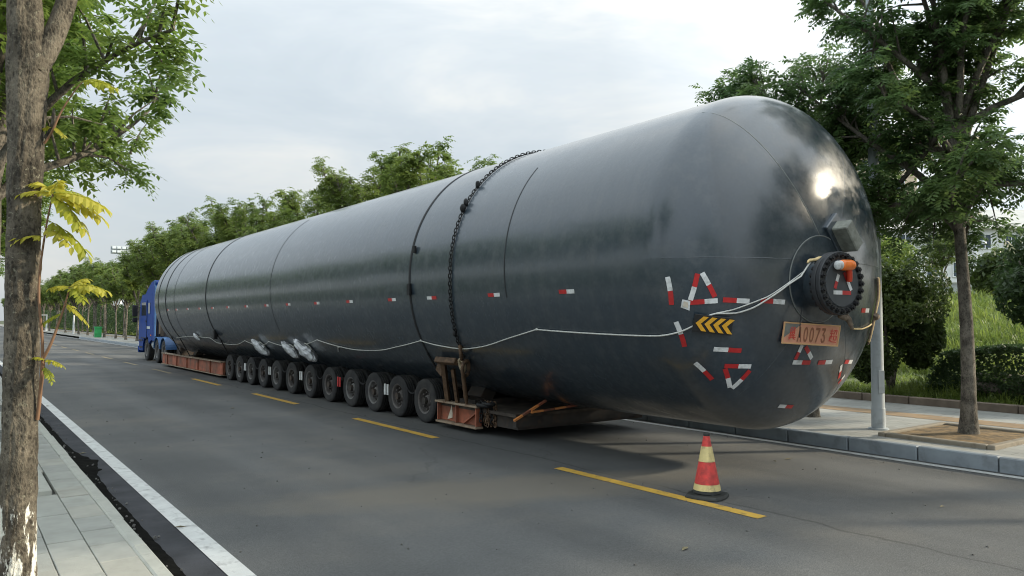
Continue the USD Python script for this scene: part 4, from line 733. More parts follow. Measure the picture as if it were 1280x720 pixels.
# right-hand tail arm seen under the vessel, striped sticks and hanging chains
def stick(A, B, label, n=4):
    t = thing('marker_stick', label, 'marker stick'); A, B = np.array(A), np.array(B)
    for k in range(n): obj('band', bar(A + (B - A) * k / n, A + (B - A) * (k + 1) / n, .045, .03), 'stick_orange' if k % 2 == 0 else 'trailer_red', t, smooth=False)
stick((7.08, 9.66, .34), (7.72, 9.68, .61), 'orange striped stick poking up from the rear platform edge')
stick((7.40, 9.64, .45), (8.30, 9.60, .505), 'orange striped stick lying level across the rear platform edge')
hc = thing('hanging_chains', 'bundle of rusty chains hanging at the rear corner of the platform', 'chain'); rng = np.random.default_rng(9)
for k in range(9):
    y = 10.63 - .035 * k + rng.uniform(-.02, .02); x = 7.08 + rng.uniform(0, .14); mb = MB(); L = rng.uniform(.30, .44) 
    for q in range(int(L / .055)):
        mb.add(*link(np.array([x + .01 * math.sin(q), y - .01 * q * .3, .52 - q * .055]), np.array([0, 0, 1.0]), np.array([1.0, 0, 0]), .085, .055, .011, (q % 2) * 1.5))
    obj('chain_fall', mb, 'steel_rust' if k % 3 else 'chain_black', hc, smooth=True)
obj('chain_heap', MB().add(*link(np.array([7.12, 10.55, .50]), np.array([0, 1.0, 0]), np.array([0, 0, 1.0]), .3, .16, .035)).add(*link(np.array([7.16, 10.46, .53]), unit([.3, 1.0, 0]), np.array([0, 0, 1.0]), .25, .18, .03)), 'chain_black', hc, smooth=True)

# ---------------------------------------------------------------- tractor
tk = thing('truck_tractor', 'blue heavy truck cab pulling the trailer in the distance', 'truck')
X0, X1 = 7.38, 9.82
prof = [(38.0, 1.0), (37.95, 1.35), (37.9, 3.0), (38.1, 3.12), (40.3, 3.10), (40.75, 2.75), (41.0, 1.9), (41.05, 0.75), (40.9, .45), (40.0, .45), (39.95, .8), (39.75, 1.08), (39.3, 1.2), (38.85, 1.08), (38.62, .8), (38.5, .9)]
cb = extrude_poly(prof, X1 - X0); cb.apply_transform(np.array([[0, 0, 1, X0], [1, 0, 0, 0], [0, 1, 0, 0], [0, 0, 0, 1.0]])); cabp = obj('cab', cb, 'truck_blue', tk, smooth=False)
df = extrude_poly([(38.0, 3.1), (37.95, 3.62), (38.2, 3.74), (38.9, 3.66), (39.9, 3.3), (40.3, 3.1)], X1 - X0 - .25); df.apply_transform(np.array([[0, 0, 1, X0 + .125], [1, 0, 0, 0], [0, 1, 0, 0], [0, 0, 0, 1.0]])); obj('roof_deflector', df, 'truck_blue', tk, smooth=False)
obj('deflector_edge', MB().box((X0 + .11, 38.05, 3.3), (.05, .14, .8), None, .01), 'truck_blue_pale', tk, smooth=False)
obj('side_fairing', MB().box((X0 + .03, 37.72, 2.2), (.06, .42, 2.5), None, .01), 'truck_blue', tk, smooth=False); obj('fairing_edge', MB().box((X0 + .03, 37.49, 2.2), (.075, .05, 2.5), None, .01), 'truck_blue_pale', tk, smooth=False)
dr = obj('door', MB().box((X0 - .008, 39.75, 1.95), (.02, 1.25, 1.75), None, .006), 'truck_blue', cabp, smooth=False); obj('door_window', MB().box((X0 - .02, 39.8, 2.42), (.012, 1.0, .62)), 'truck_glass', dr, smooth=False); obj('door_handle', MB().box((X0 - .035, 39.25, 1.85), (.03, .18, .04)), 'truck_dark', dr, smooth=False)
obj('door_seam', MB().box((X0 - .019, 39.12, 1.95), (.006, .03, 1.75)).box((X0 - .019, 39.75, 1.06), (.006, 1.25, .03)), 'truck_dark', dr, smooth=False, kind='stuff')
obj('side_window', MB().box((X0 - .006, 38.65, 2.45), (.02, .45, .5), None, .005), 'truck_glass', cabp, smooth=False); obj('cab_stripe', MB().box((X0 - .004, 38.9, 1.55), (.012, 1.0, .12)), 'truck_pale', cabp, smooth=False)
obj('air_cleaner', MB().tube([(7.62, 37.62, 2.35), (7.62, 37.62, 2.4), (7.62, 37.62, 3.2), (7.62, 37.62, 3.25)], [.10, .17, .17, .10], 16), 'truck_dark', tk, smooth=40)
obj('side_marker', MB().box((X0 - .01, 38.2, 1.2), (.03, .12, .06)), 'lamp_orange', tk, smooth=False); obj('corner_lamp', MB().box((X0 - .004, 40.95, .75), (.03, .16, .2)), 'tape_white', tk, smooth=False)
obj('battery_box', MB().box((7.72, 37.75, .75), (.4, .5, .45), None, .03), 'truck_pale', tk, smooth=False)
obj('step', MB().box((X0 + .02, 40.4, .62), (.1, .7, .06)).box((X0 + .02, 40.4, .95), (.1, .7, .06)), 'truck_dark', tk, smooth=False)
obj('windscreen', bar((8.6, 40.80, 2.70), (8.6, 41.02, 1.95), 2.2, .03, (0, 1, 0)), 'truck_glass', cabp, smooth=False)
obj('bumper', MB().box((8.6, 41.08, .55), (2.46, .16, .45), None, .04), 'truck_blue', tk, smooth=False)
obj('mirror', MB().box((X0 - .22, 40.85, 2.35), (.24, .10, .55), None, .03).box((X0 - .22, 40.85, 1.9), (.22, .10, .22), None, .03).bar((X0, 40.7, 2.5), (X0 - .2, 40.85, 2.5), .03), 'truck_dark', tk)
obj('mirror', MB().box((X1 + .22, 40.85, 2.35), (.24, .10, .55), None, .03).bar((X1, 40.7, 2.5), (X1 + .2, 40.85, 2.5), .03), 'truck_dark', tk)
for x in (8.2, 9.0): obj('chassis_rail', MB().box((x, 37.4, .85), (.12, 6.4, .26)), 'truck_dark', tk, smooth=False)
obj('fuel_tank', MB().tube([(7.75, 37.95, .78), (7.75, 38.02, .78), (7.75, 38.5, .78), (7.75, 38.56, .78)], [.2, .28, .28, .2], 20), 'truck_pale', tk, smooth=35)
T2, R2 = tyre_mesh(.52, .28), rim_mesh(.52, .28)
for y, xs in ((39.3, ((7.55, False), (9.65, True))), (36.95, ((7.53, False), (7.85, False), (9.67, True), (9.35, True))), (35.62, ((7.53, False), (7.85, False), (9.67, True), (9.35, True)))):
    for x, mir in xs:
        ty = obj('tyre', at_(T2, x, y, .52, mir), 'tyre', tk, smooth=35)
        if x in (7.55, 9.65, 7.53, 9.67): obj('rim', at_(R2, x, y, .52, mir), 'rim_pale', ty, smooth=35)
for x in (7.68, 9.52):
    for y in (36.95, 35.62):
        an = np.linspace(rad(10), rad(170), 16); v = np.concatenate([np.stack([np.full(16, x + w), y + .60 * np.cos(an), .52 + .60 * np.sin(an)], 1) for w in (-.32, .32)] + [np.stack([np.full(16, x + w), y + .63 * np.cos(an), .52 + .63 * np.sin(an)], 1) for w in (.32, -.32)])
        obj('mudguard', (np.concatenate([v, v[:16]]), grid_faces(5, 16)), 'truck_blue_pale', tk, smooth=False)
obj('back_panel', MB().box((8.6, 37.88, 1.9), (2.3, .05, 1.5)), 'truck_dark', tk, smooth=False)
obj('exhaust', MB().tube([(7.6, 37.7, 1.0), (7.6, 37.7, 2.3)], .09, 12), 'truck_dark', tk)

# ---------------------------------------------------------------- traffic cone
cn = thing('traffic_cone', 'red and cream striped traffic cone with black base on the centre line', 'traffic cone', (6.6, 5.5, 0.0), .3)
th = np.linspace(0, 2 * PI, 48, endpoint=False); sq = .205 / np.maximum(np.abs(np.cos(th)), np.abs(np.sin(th))) ** .55
rows = [np.stack([sq * f * np.cos(th), sq * f * np.sin(th), np.full(48, z)], 1) for f, z in ((1, .005), (1.0, .022), (.93, .042), (.62, .05))] 
def crad(z): return .150 - (.150 - .034) * (z - .05) / .60
rows += [np.stack([crad(z) * np.cos(th), crad(z) * np.sin(th), np.full(48, z)], 1) for z in (.056, .085)]
obj('base', (np.concatenate(rows), grid_faces(len(rows), 48, wrap=True)), 'cone_black', cn, smooth=40)
def csec(z0, z1, o=0.0): return lathe([(crad(z0) + o, z0), (crad((z0 + z1) / 2) + o, (z0 + z1) / 2), (crad(z1) + o, z1)], 'z', 40)
for z0, z1, mk, nm in ((.085, .150, 'cone_cream', 'cream_band'), (.150, .385, 'cone_red', 'red_band'), (.385, .545, 'cone_cream', 'cream_band'), (.545, .655, 'cone_red', 'red_band')): obj(nm, csec(z0, z1, .002 if mk == 'cone_cream' else 0), mk, cn, smooth=40)
obj('cap', lathe([(crad(.655), .655), (.036, .662), (.034, .682), (.022, .690), (1e-4, .690)], 'z', 32), 'cone_black', cn, smooth=40)

# ---------------------------------------------------------------- lamp column and other posts
lp = thing('street_lamp', 'pale grey lamp column on the right footway in front of the vessel end', 'street lamp', (11.89, 6.47, KZ + .025))
obj('base_collar', lathe([(.15, 0), (.15, .02), (.105, .03), (.103, .33), (.098, .34)], 'z', 28), 'pole_grey', lp, smooth=40)
obj('column', lathe([(.098, .33), (.092, 1.2), (.084, 3.2), (.068, 6.5), (.052, 9.0), (.001, 9.02)], 'z', 28), 'pole_grey', lp, smooth=60)
obj('access_door', MB().box((-.05, -.088, .75), (.10, .012, .36), (0, 0, -.5), .004), 'pole_grey', lp, smooth=False)
arm = obj('arm', MB().tube(spline([(0, 0, 8.8), (-.5, 0, 9.25), (-1.8, 0, 9.5)], 10), np.linspace(.04, .03, 10), 10), 'pole_grey', lp, smooth=True)
obj('lantern', MB().box((-2.1, 0, 9.5), (.75, .26, .12), None, .04), 'pole_grey', arm)
for x, y, h, lab, armx in ((11.97, 140, 2.6, 'white post with a short side arm far down the right footway, the leftmost one', True), (12.0, 107, 2.3, 'plain white post far down the right footway, beside the green bin', False)):
    t = thing('white_post', lab, 'post', (x, y, KZ + .02)); obj('shaft', lathe([(.12, 0), (.10, h), (1e-3, h + .01)], 'z', 14), 'white_metal', t)
    if armx: obj('side_arm', MB().box((-.45, 0, h - .1), (.9, .12, .16), None, .02), 'white_metal', t)
gb = thing('green_bin', 'green wheeled litter bin far down the right footway', 'bin', (11.75, 86.0, KZ + .025))
obj('bin_body', extrude_poly([(-.30, -.30), (.30, -.30), (.30, .30), (-.30, .30)], .95), 'bin_green', gb, smooth=False); obj('lid', MB().box((0, 0, 1.0), (.7, .68, .10), (.06, 0, 0), .03), 'bin_green', gb, smooth=False); obj('handle_bar', MB().tube([(-.28, .36, .95), (.28, .36, .95)], .02, 6), 'bin_green', gb)
for x, k in ((-.25, 0), (.25, 1)): obj('wheel', MB().tube([(x - .03, .3, .08), (x + .03, .3, .08)], .1, 12), 'tyre', gb)

# ---------------------------------------------------------------- near tree on the left pavement
def near_tree():
    t = thing('street_tree', 'thick mottled trunk with worn whitewash at the left edge', 'tree', (.335, 5.5, KZ)); rng = np.random.default_rng(21)
    zs = np.linspace(-.1, 4.0, 130); cx = np.interp(zs, [0, .3, 1.3, 2.2, 3.0, 3.3, 4.0], [.018, .016, .012, .006, .004, .002, -.04]); r0 = np.interp(zs, [-.1, .05, .3, 1.3, 2.2, 2.9, 3.15, 3.3, 3.45, 4.0], [.16, .135, .119, .111, .109, .113, .126, .138, .122, .098])
    sd = 64; th = np.linspace(0, 2 * PI, sd, endpoint=False); TH, Z = np.meshgrid(th, zs); Q = np.stack([np.cos(TH) * 1.6, np.sin(TH) * 1.6, Z * .9], -1)
    dsp = .030 * (meshkit.fbm(Q * 1.5, 4, 7) - .5) + .016 * (meshkit.fbm(np.stack([np.cos(TH) * 7, np.sin(TH) * 7, Z * 5], -1), 3, 4) - .5) + .010 * (meshkit.fbm(np.stack([np.cos(TH) * 14, np.sin(TH) * 14, Z * 26], -1), 2, 6) - .5)
    def bump(az, z, amp, wz, wa): return amp * np.exp(-((Z - z) / wz) ** 2 - ((np.angle(np.exp(1j * (TH - az)))) / wa) ** 2)
    dsp += bump(-1.0, 3.28, -.05, .035, .22) + bump(-1.0, 3.28, .035, .09, .5) + bump(2.2, 3.15, .03, .1, .5) + bump(-.6, 2.10, .018, .06, .5) + bump(-.5, 2.12, -.03, .025, .3) + bump(-.9, 2.75, .014, .12, .3) + bump(-1.4, 1.1, .012, .05, .4) + bump(-1.2, 3.0, .018, .14, .35)
    RR = r0[:, None] * .82 + dsp; v = np.stack([cx[:, None] + RR * np.cos(TH), RR * np.sin(TH) * .97, Z], -1).reshape(-1, 3)
    tk_ = obj('trunk', (v, grid_faces(130, sd, wrap=True)), 'near_bark', t, smooth=70)
    wood = MB(); br = spline([(.03, -.03, 3.28), (.10, -.02, 3.42), (.155, 0, 3.58), (.21, .02, 3.80), (.32, .06, 4.4), (.65, .2, 5.2), (1.1, .3, 6.0)], 26); obj('branch', tube(br, np.linspace(.062, .022, 26) + .012 * np.exp(-np.linspace(0, 12, 26)), 18), 'near_bark', t, smooth=70)
    obj('snag', tube(spline([(.10, -.05, 2.86), (.135, -.07, 2.94), (.14, -.065, 3.05)], 8), [.014, .016, .015, .014, .013, .012, .010, .006], 8), 'near_bark', tk_, smooth=60)
    pts, dirs = skeleton(rng, np.array([-.05, 0, 3.95]), 8, 2.2, 7.6, wood, .16, 12, 4.0)
    obj('crown', foliage(rng, pts, dirs, 5, .36, 6, .085, .036, .5), 'leaf_left', t, smooth=False, kind='stuff'); obj('branches', wood, 'near_bark', t, smooth=60)
    # yellow shoots on the trunk, every compound leaf a piece of its own
    o = np.array([.335, 5.5, KZ])
    def big_leaf(rng, P, az, el, ln):
        mb = MB(); h = np.array([math.cos(az), math.sin(az), 0]); pos = lambda s: P + h * math.cos(el) * s * ln + np.array([0, 0, 1.0]) * (math.sin(el) * s - .42 * s * s) * ln
        n = 7; F = [[0, 1, 6], [1, 2, 6], [2, 7, 6], [2, 3, 7], [3, 4, 7], [4, 6, 7], [4, 5, 6], [5, 0, 6]]
        for k in range(n + 1):
            s = .12 + .86 * k / n; b = pos(s); tg = unit(pos(s + .02) - pos(s - .02)); sd = unit(np.cross(tg, [0, 0, 1.0])); r_ = rng.normal(0, .25)
            sd = sd * math.cos(r_) + np.cross(sd, tg) * math.sin(r_); q = ln * .30 * (.75 + .35 * math.sin(PI * s)) * rng.uniform(.85, 1.15)
            for sg in ((-1, 1) if k < n else (0,)):
                dv = sd * sg if sg else tg; mb.add(np.array([x[0] for x in leaflets6(b[None], tg[None] if sg else sd[None], dv[None], np.array([q]), np.array([q * .56]), rng.uniform(.25, .7) if sg else .2)]), F)
        return mb.mesh()
    def shoot(stem, rad_, leaves, seed):
        rng = np.random.default_rng(seed); s = obj('shoot', tube(spline(np.array(stem) - o, 18), np.linspace(rad_, rad_ * .4, 18), 8), 'shoot_stem', t, smooth=True)
        for P, az, el, ln, mk in leaves:
            P = np.array([P]) - o; ln *= .72; me = big_leaf(rng, P[0], rad(az), el, ln); h = np.array([math.cos(rad(az)), math.sin(rad(az)), 0]); u = np.linspace(0, 1.0, 8)[:, None]; rc = P + h * math.cos(el) * u * ln + np.array([0, 0, 1.0]) * (math.sin(el) * u - .42 * u * u) * ln
            mb = MB().add(me).add(*tube(rc, .0022, 4)); obj('leaf', mb, mk, s, smooth=False)
    usdkit.material(stage, '/World/Looks/shoot_stem', {'p': ('principled_bsdf', {'base_color': (.20, .11, .06), 'roughness': .7})}, [], surface='p.BSDF')
    Y, G = 'leaf_yellow', 'leaf_shootgreen'
    leaf_mat('leaf_shootgreen', (.20, .24, .02), (.45, .44, .04), .4)
    A = (.475, 5.36, 2.66)
    shoot([(.43, 5.44, 1.30), (.445, 5.40, 1.70), (.415, 5.38, 2.1), (.44, 5.37, 2.42), A], .011,
          [(A, -36, .15, .46, Y), (A, -20, -.1, .40, Y), (A, -55, -.45, .36, G), (A, 140, .9, .30, Y), (A, -80, .9, .26, Y), (A, -30, -.6, .36, Y), (A, 30, .5, .34, G), ((.45, 5.37, 2.5), -40, -.35, .40, G), ((.43, 5.37, 2.4), 150, .2, .26, Y), (A, 165, .35, .26, Y), ((.44, 5.37, 2.45), -60, -.1, .34, Y)], 31)
    B = (.575, 5.36, 2.10)
    shoot([(.445, 5.41, 1.66), (.485, 5.37, 1.76), (.535, 5.36, 1.93), B], .010,
          [(B, -36, .30, .34, Y), (B, 10, .85, .22, Y), (B, -70, -.1, .24, G), (B, 150, .3, .18, Y), ((.555, 5.36, 2.0), -30, -.45, .20, Y), ((.54, 5.36, 1.94), 160, -.2, .16, G)], 32)
    shoot([(.44, 5.42, 1.45), (.452, 5.39, 1.58), (.455, 5.38, 1.66)], .007, [((.455, 5.38, 1.66), -40, .1, .17, Y), ((.455, 5.38, 1.62), -70, -.4, .15, G), ((.455, 5.38, 1.66), 140, .6, .12, Y)], 33)
    C = (.50, 5.40, 3.15)
    shoot([(.43, 5.45, 2.98), (.47, 5.42, 3.06), C, (.62, 5.38, 3.38)], .008, [((.48, 5.42, 3.08), -60, -.3, .14, Y), ((.48, 5.42, 3.08), 150, .2, .12, Y), ((.62, 5.38, 3.38), -36, .2, .30, G), ((.62, 5.38, 3.38), 20, .6, .26, G)], 34)
near_tree()
# the rest of the left row
L0 = tree('street_tree', 'leafy green tree rising behind the whitewashed near trunk', (.3, 9.8, KZ), 41, 7.4, 3.0, 2.5, 2.45, 15, 11, .10, 'leaf_left', 'bark', per=4, low=-.4, length=.36, pairs=5, lf=.10, wf=.046, group=None)
LEFT = [(14.1, 1.1), (18.5, 2.6), (23, 4.0), (28, 5.1), (34, .4), (41, 3.3), (49, 1.9), (58, 5.6), (68, 2.2), (79, 4.4)]
for y, rz in LEFT: dup(L0, (.25, y, KZ), rz, 'green tree of the row lining the left pavement beyond the near trunk', 'trees of the left row')
for y, rz in [(-7.8, .7), (-12.2, 4.2), (-16.8, 1.5), (-22, 3.0), (-28, 5.0)]: dup(L0, (.1, y, KZ), rz, 'green tree of the row lining the left pavement behind the viewer', 'trees of the left row behind the viewer')

# ---------------------------------------------------------------- right row
N0 = tree('street_tree', 'dark leafy tree on the right footway beside the lamp column', (12.23, 5.29, KZ + .02), 7, 8.8, 3.05, 2.25, 2.35, 26, 12, .105, 'leaf_street', 'bark', bias=(-.10, .12, 0), per=4, length=.36, pairs=6, lf=.095, wf=.042, droop=.5, lean=(-.10, .02), low=-1.7)
dup(N0, (18.6, 4.9, .2), 2.1, 'dark leafy tree in the bed whose trunk is outside the right edge of the picture', None, .9)
tree_pit('tree_pit', 11.3, 13.05, 4.62, 6.0, 'stone edged tree pit of brown soil around the tree on the right', 'kerb_tan', z=KZ + .03)
N1 = tree('street_tree', 'small leafy tree whose top shows above the domed end of the vessel', (12.5, 8.0, KZ + .02), 12, 6.9, 2.6, 2.4, 2.5, 11, 18, .09, 'leaf_street', 'bark', per=5, length=.34, pairs=5, lf=.085, wf=.036)
F0 = tree('street_tree', 'tall yellow green tree behind the middle of the vessel, highest of those showing above it', (12.45, 21.5, KZ + .02), 51, 8.2, 3.0, 2.0, 2.7, 11, 15, .10, 'leaf_far', 'bark', per=4, length=.40, pairs=4, lf=.11, wf=.06)
F1 = tree('street_tree', 'bushy yellow green tree behind the vessel, second of those above it', (12.5, 26.2, KZ + .02), 52, 8.4, 2.9, 2.5, 2.5, 11, 15, .11, 'leaf_far', 'bark', per=4, length=.40, pairs=4, lf=.11, wf=.06)
F2 = tree('street_tree', 'broad yellow green tree behind the vessel, third of those above it', (12.4, 31.5, KZ + .02), 53, 8.0, 2.9, 2.7, 2.4, 11, 15, .11, 'leaf_far', 'bark', per=4, length=.40, pairs=4, lf=.11, wf=.06)
ROW = [(13.2, 0, .60), (18.7, 1, .80), (36.5, 0, 1.0), (41, 1, 1.0), (45.5, 2, 1.08), (50, 0, 1.06), (54.5, 1, 1.08), (59, 2, 1.05), (64, 1, 1.02), (69, 0, .98), (74, 2, .86), (80, 1, .84), (86, 0, 1.0), (92, 2, 1.04), (98, 1, 1.02), (105, 0, 1.05), (112, 2, 1.05), (120, 1, 1.0), (129, 0, 1.05), (139, 2, 1.05), (150, 1, 1.05), (162, 0, 1.1), (176, 2, 1.1), (192, 1, 1.1), (210, 0, 1.1), (230, 2, 1.1)]
rr = random.Random(77)
ORD = dict(zip([36.5, 41, 45.5, 50, 54.5, 59, 64, 69, 74], ('fourth', 'fifth', 'sixth', 'seventh', 'eighth', 'ninth', 'tenth', 'eleventh', 'last')))
for y, k, s in ROW:
    far = y > 75
    dup((F0, F1, F2)[k], (12.4 + rr.uniform(-.15, .15), y, KZ + .02), rr.uniform(0, 6.28), 'distant green tree of the right footway row beyond the blue cab' if far else ('tree of the right footway row hidden low behind the vessel' if y < 15 else 'small crown showing just left of the black strap above the vessel, nearest of the row' if y < 20 else f'{ORD[y]} of the trees showing above the vessel, counted from the nearest'),
        'right row beyond the cab' if far else ('right row low behind the vessel' if y < 15 else 'right row above the vessel'), s)
for k in range(26):   # a second belt behind the footway fills the gaps
    y = 24 + k * 8.5 + rr.uniform(-2, 2)
    dup((F1, F2, F0)[k % 3], (19.5 + rr.uniform(-1.5, 3), y, .35), rr.uniform(0, 6.28), 'green tree of the belt behind the right footway', 'belt behind the right footway', rr.uniform(.78, .98))
for k in range(46):
    y = 80 + k * 5.6 + rr.uniform(-2, 2)
    dup((F1, F2, F0)[k % 3], (rr.uniform(14.5, 24), y, .3), rr.uniform(0, 6.28), 'distant green tree of the wood beyond the blue cab', 'wood beyond the cab', rr.uniform(.95, 1.25))
for x, y, s, k in ((18.4, -2.0, 1.06, 0), (20, -16, 1.1, 0), (27, -21, 1.2, 1), (23, -27, 1.15, 2)):  # first tree added out of view to break up the sun glint
    dup((F0, F1, F2)[k], (x, y, .4), rr.uniform(0, 6.28), 'unseen green tree on the sun side, to the right of the viewer', 'grove to the right of the viewer', s)
for y, s in ((.6, .95), (-4.2, 1.0), (-9.0, 1.0), (-14, 1.0)): dup(N0, (12.3, y, KZ + .02), rr.uniform(0, 6.28), 'dark leafy tree of the right footway row behind the viewer', 'right row behind the viewer', s)

# bushes, hedge and grass of the planted bed
def blob_points(rng, n, c, rad_, lobes=9, seed=1):
    """points near the skin of a lumpy mass of overlapping lobes"""
    c, rad_ = np.array(c, float), np.array(rad_, float); L = rng.normal(0, 1, (lobes, 3)); L /= np.linalg.norm(L, axis=1, keepdims=True); L *= rng.uniform(.35, .68, (lobes, 1)); lr = rng.uniform(.34, .52, lobes)
    k = rng.integers(0, lobes, n); d = rng.normal(0, 1, (n, 3)); d /= np.linalg.norm(d, axis=1, keepdims=True); r = np.abs(1 - np.abs(rng.normal(0, .22, n)))
    p = L[k] + d * (lr[k] * r)[:, None]; P = c + p * rad_; keep = meshkit.fbm(P * 2.2, 3, seed) > .40
    return P[keep], d[keep]
def bush(name, label, loc, rad_, cz, n, leaf, matk, seed, stem_r=.05, aspect=.5, stems=4, lobes=12):
    rng = np.random.default_rng(seed); t = thing(name, label, 'bush', loc); P, Nn = blob_points(rng, n, (0, 0, cz), rad_, lobes, seed)
    obj('foliage', leaf_cloud(rng, P, Nn, leaf, aspect), matk, t, smooth=False, kind='stuff'); w = MB()
    for k in range(stems):
        az = rng.uniform(0, 6.28); e = np.array([math.cos(az) * rad_[0] * .5, math.sin(az) * rad_[1] * .5, cz + rng.uniform(-.1, .5) * rad_[2]]); w.tube(spline([(0, 0, -.05), (e[0] * .15, e[1] * .15, cz * .35), e], 8), np.linspace(stem_r, stem_r * .25, 8), 7)
    obj('stem', w, 'bark', t, smooth=60); return t
bush('round_bush', 'dense round dark green bush between the lamp column and the right tree', (16.9, 8.9, .24), (1.20, 1.20, 1.72), 1.55, 40000, .050, 'leaf_shrub', 61, .06)
bush('dark_bush', 'large dark leafy bush at the right edge of the picture', (20.6, 6.9, .5), (1.75, 1.75, 1.75), 2.2, 26000, .07, 'leaf_hedge', 62, .07)
bush('dark_bush', 'dark bush in the bed to the right of the viewer', (17.6, -1.5, .3), (1.6, 2.4, 1.7), 1.7, 16000, .08, 'leaf_hedge', 63, .07)
bush('far_bush', 'pale green bush below the orange roof behind the round bush', (44, 23.6, 2.6), (3.0, 3.0, 2.6), 2.4, 9000, .17, 'leaf_far', 64, .1)
bush('far_bush', 'green bush on the bank beyond the right tree', (46, 17.5, 2.7), (2.4, 2.4, 1.8), 1.5, 7000, .16, 'leaf_shrub', 65, .1)
hd = thing('hedge', 'low dark green hedge behind the bed kerb', 'hedge', (0, 0, 0)); rng = np.random.default_rng(70)
n = 46000; y = rng.uniform(-9, 8.1, n); f = rng.uniform(0, 1, n); u = rng.uniform(-1, 1, n); top = .82 + .75 * meshkit.fbm(np.stack([y * .9, y * 0, y * 0], 1), 4, 2)
side = rng.random(n) < .5; x = np.where(side, 16.75 - np.abs(rng.normal(0, .05, n)) + .55 * meshkit.fbm(np.stack([y * 1.3, f * 2, y * 0], 1), 3, 6), 16.75 + (u + 1) * .65); z = np.where(side, .24 + f * (top - .24), top - np.abs(rng.normal(0, .05, n)))
e = np.clip((8.1 - y) / .35, 0, 1); z = .24 + (z - .24) * np.sqrt(e + .02)
Nn = np.where(side[:, None], np.array([-1.0, 0, .25]), np.array([0, 0, 1.0])); obj('foliage', leaf_cloud(rng, np.stack([x, y, z], 1), Nn, .05, .45), 'leaf_hedge', hd, smooth=False, kind='stuff')
obj('inner_branches', MB().box((17.55, -.6, .52), (.9, 16.4, .52), None, .2), 'bark', hd, smooth=False)
# grass: tufts of bent blades
rng = np.random.default_rng(80); N_T = 11000
d_ = 16.25 * (46 / 16.25) ** rng.random(N_T) ** 1.1; ratio = rng.uniform(.18, .98, N_T); yy = d_ * ratio
per = 7; X = np.repeat(d_, per) + rng.normal(0, .07, N_T * per) * np.repeat(d_ / 17, per); Y = np.repeat(yy, per) + rng.normal(0, .07, N_T * per) * np.repeat(d_ / 17, per); keep = (X > 16.1); X, Y = X[keep], Y[keep]; DD = X / 17
patch = meshkit.fbm(np.stack([X * .5, Y * .5, X * 0], 1), 3, 5); H = (.10 + 1.25 * np.clip(patch - .28, 0, 1) * rng.uniform(.4, 1.3, len(X))) * np.clip((X - 15.9) / .8, .35, 1) * np.minimum(DD, 1.25)
az = rng.uniform(0, 6.28, len(X)); ln = rng.uniform(.3, 1.1, len(X)) * H; wv = np.stack([-np.sin(az), np.cos(az), az * 0], 1) * (.010 * np.minimum(DD, 2.5))[:, None]; B = np.stack([X, Y, bank_h(X, Y) - .03], 1)
M_ = B + np.stack([np.cos(az) * ln * .35, np.sin(az) * ln * .35, H * .65], 1); T = B + np.stack([np.cos(az) * ln, np.sin(az) * ln, H * (1 - .25 * ln / H)], 1)
v = np.stack([B - wv, B + wv, M_ + wv * .8, M_ - wv * .8, T], 1).reshape(-1, 3); b = np.arange(len(X))[:, None] * 5; obj('grass', trimesh.Trimesh(v, np.concatenate([b + [0, 1, 2], b + [0, 2, 3], b + [3, 2, 4]]), process=False), 'grass', smooth=False, kind='stuff', label='long bright green grass on the bank behind the hedge', cat='grass')
n = 9000; X = rng.uniform(15.2, 16.9, n); X = np.where(X < 16.05, rng.uniform(16.05, 16.8, n), X); Y = rng.uniform(30, 230, n); H = rng.uniform(.12, .4, n); az = rng.uniform(0, 6.28, n); wv = np.stack([-np.sin(az), np.cos(az), az * 0], 1) * .03; B = np.stack([X, Y, X * 0 + .22], 1); T = B + np.stack([np.cos(az) * .1, np.sin(az) * .1, H], 1)
b = np.arange(n)[:, None] * 3; obj('verge_grass', trimesh.Trimesh(np.stack([B - wv, B + wv, T], 1).reshape(-1, 3), b + [0, 1, 2], process=False), 'grass', smooth=False, kind='stuff', label='rough grass along the far end of the right footway', cat='grass')
# dark understorey behind the far right row, and a hedge behind the left pavement
def belt(name, label, x0, x1, y0, y1, h0, h1, n, size, matk, seed):
    rng = np.random.default_rng(seed); X = rng.uniform(x0, x1, n); Y = y0 + (y1 - y0) * rng.random(n) ** 1.4; top = h0 + (h1 - h0) * meshkit.fbm(np.stack([X * .5, Y * .35, X * 0], 1), 3, seed); Z = .15 + rng.random(n) ** .8 * top
    o = obj(name, leaf_cloud(rng, np.stack([X, Y, Z], 1), np.array([-.7 if x0 > 0 else .7, -.4, .5]) + np.zeros((n, 3)), size, .5), matk, smooth=False); tag(o, label, 'undergrowth', kind='stuff')
belt('undergrowth', 'dark undergrowth behind the far trees of the right row', 15.9, 19.5, 30, 330, 1.2, 5.2, 52000, .19, 'leaf_hedge', 91)
belt('left_undergrowth', 'green undergrowth behind the left pavement', -3.6, -2.7, -30, 90, .8, 3.4, 24000, .13, 'leaf_hedge', 92)

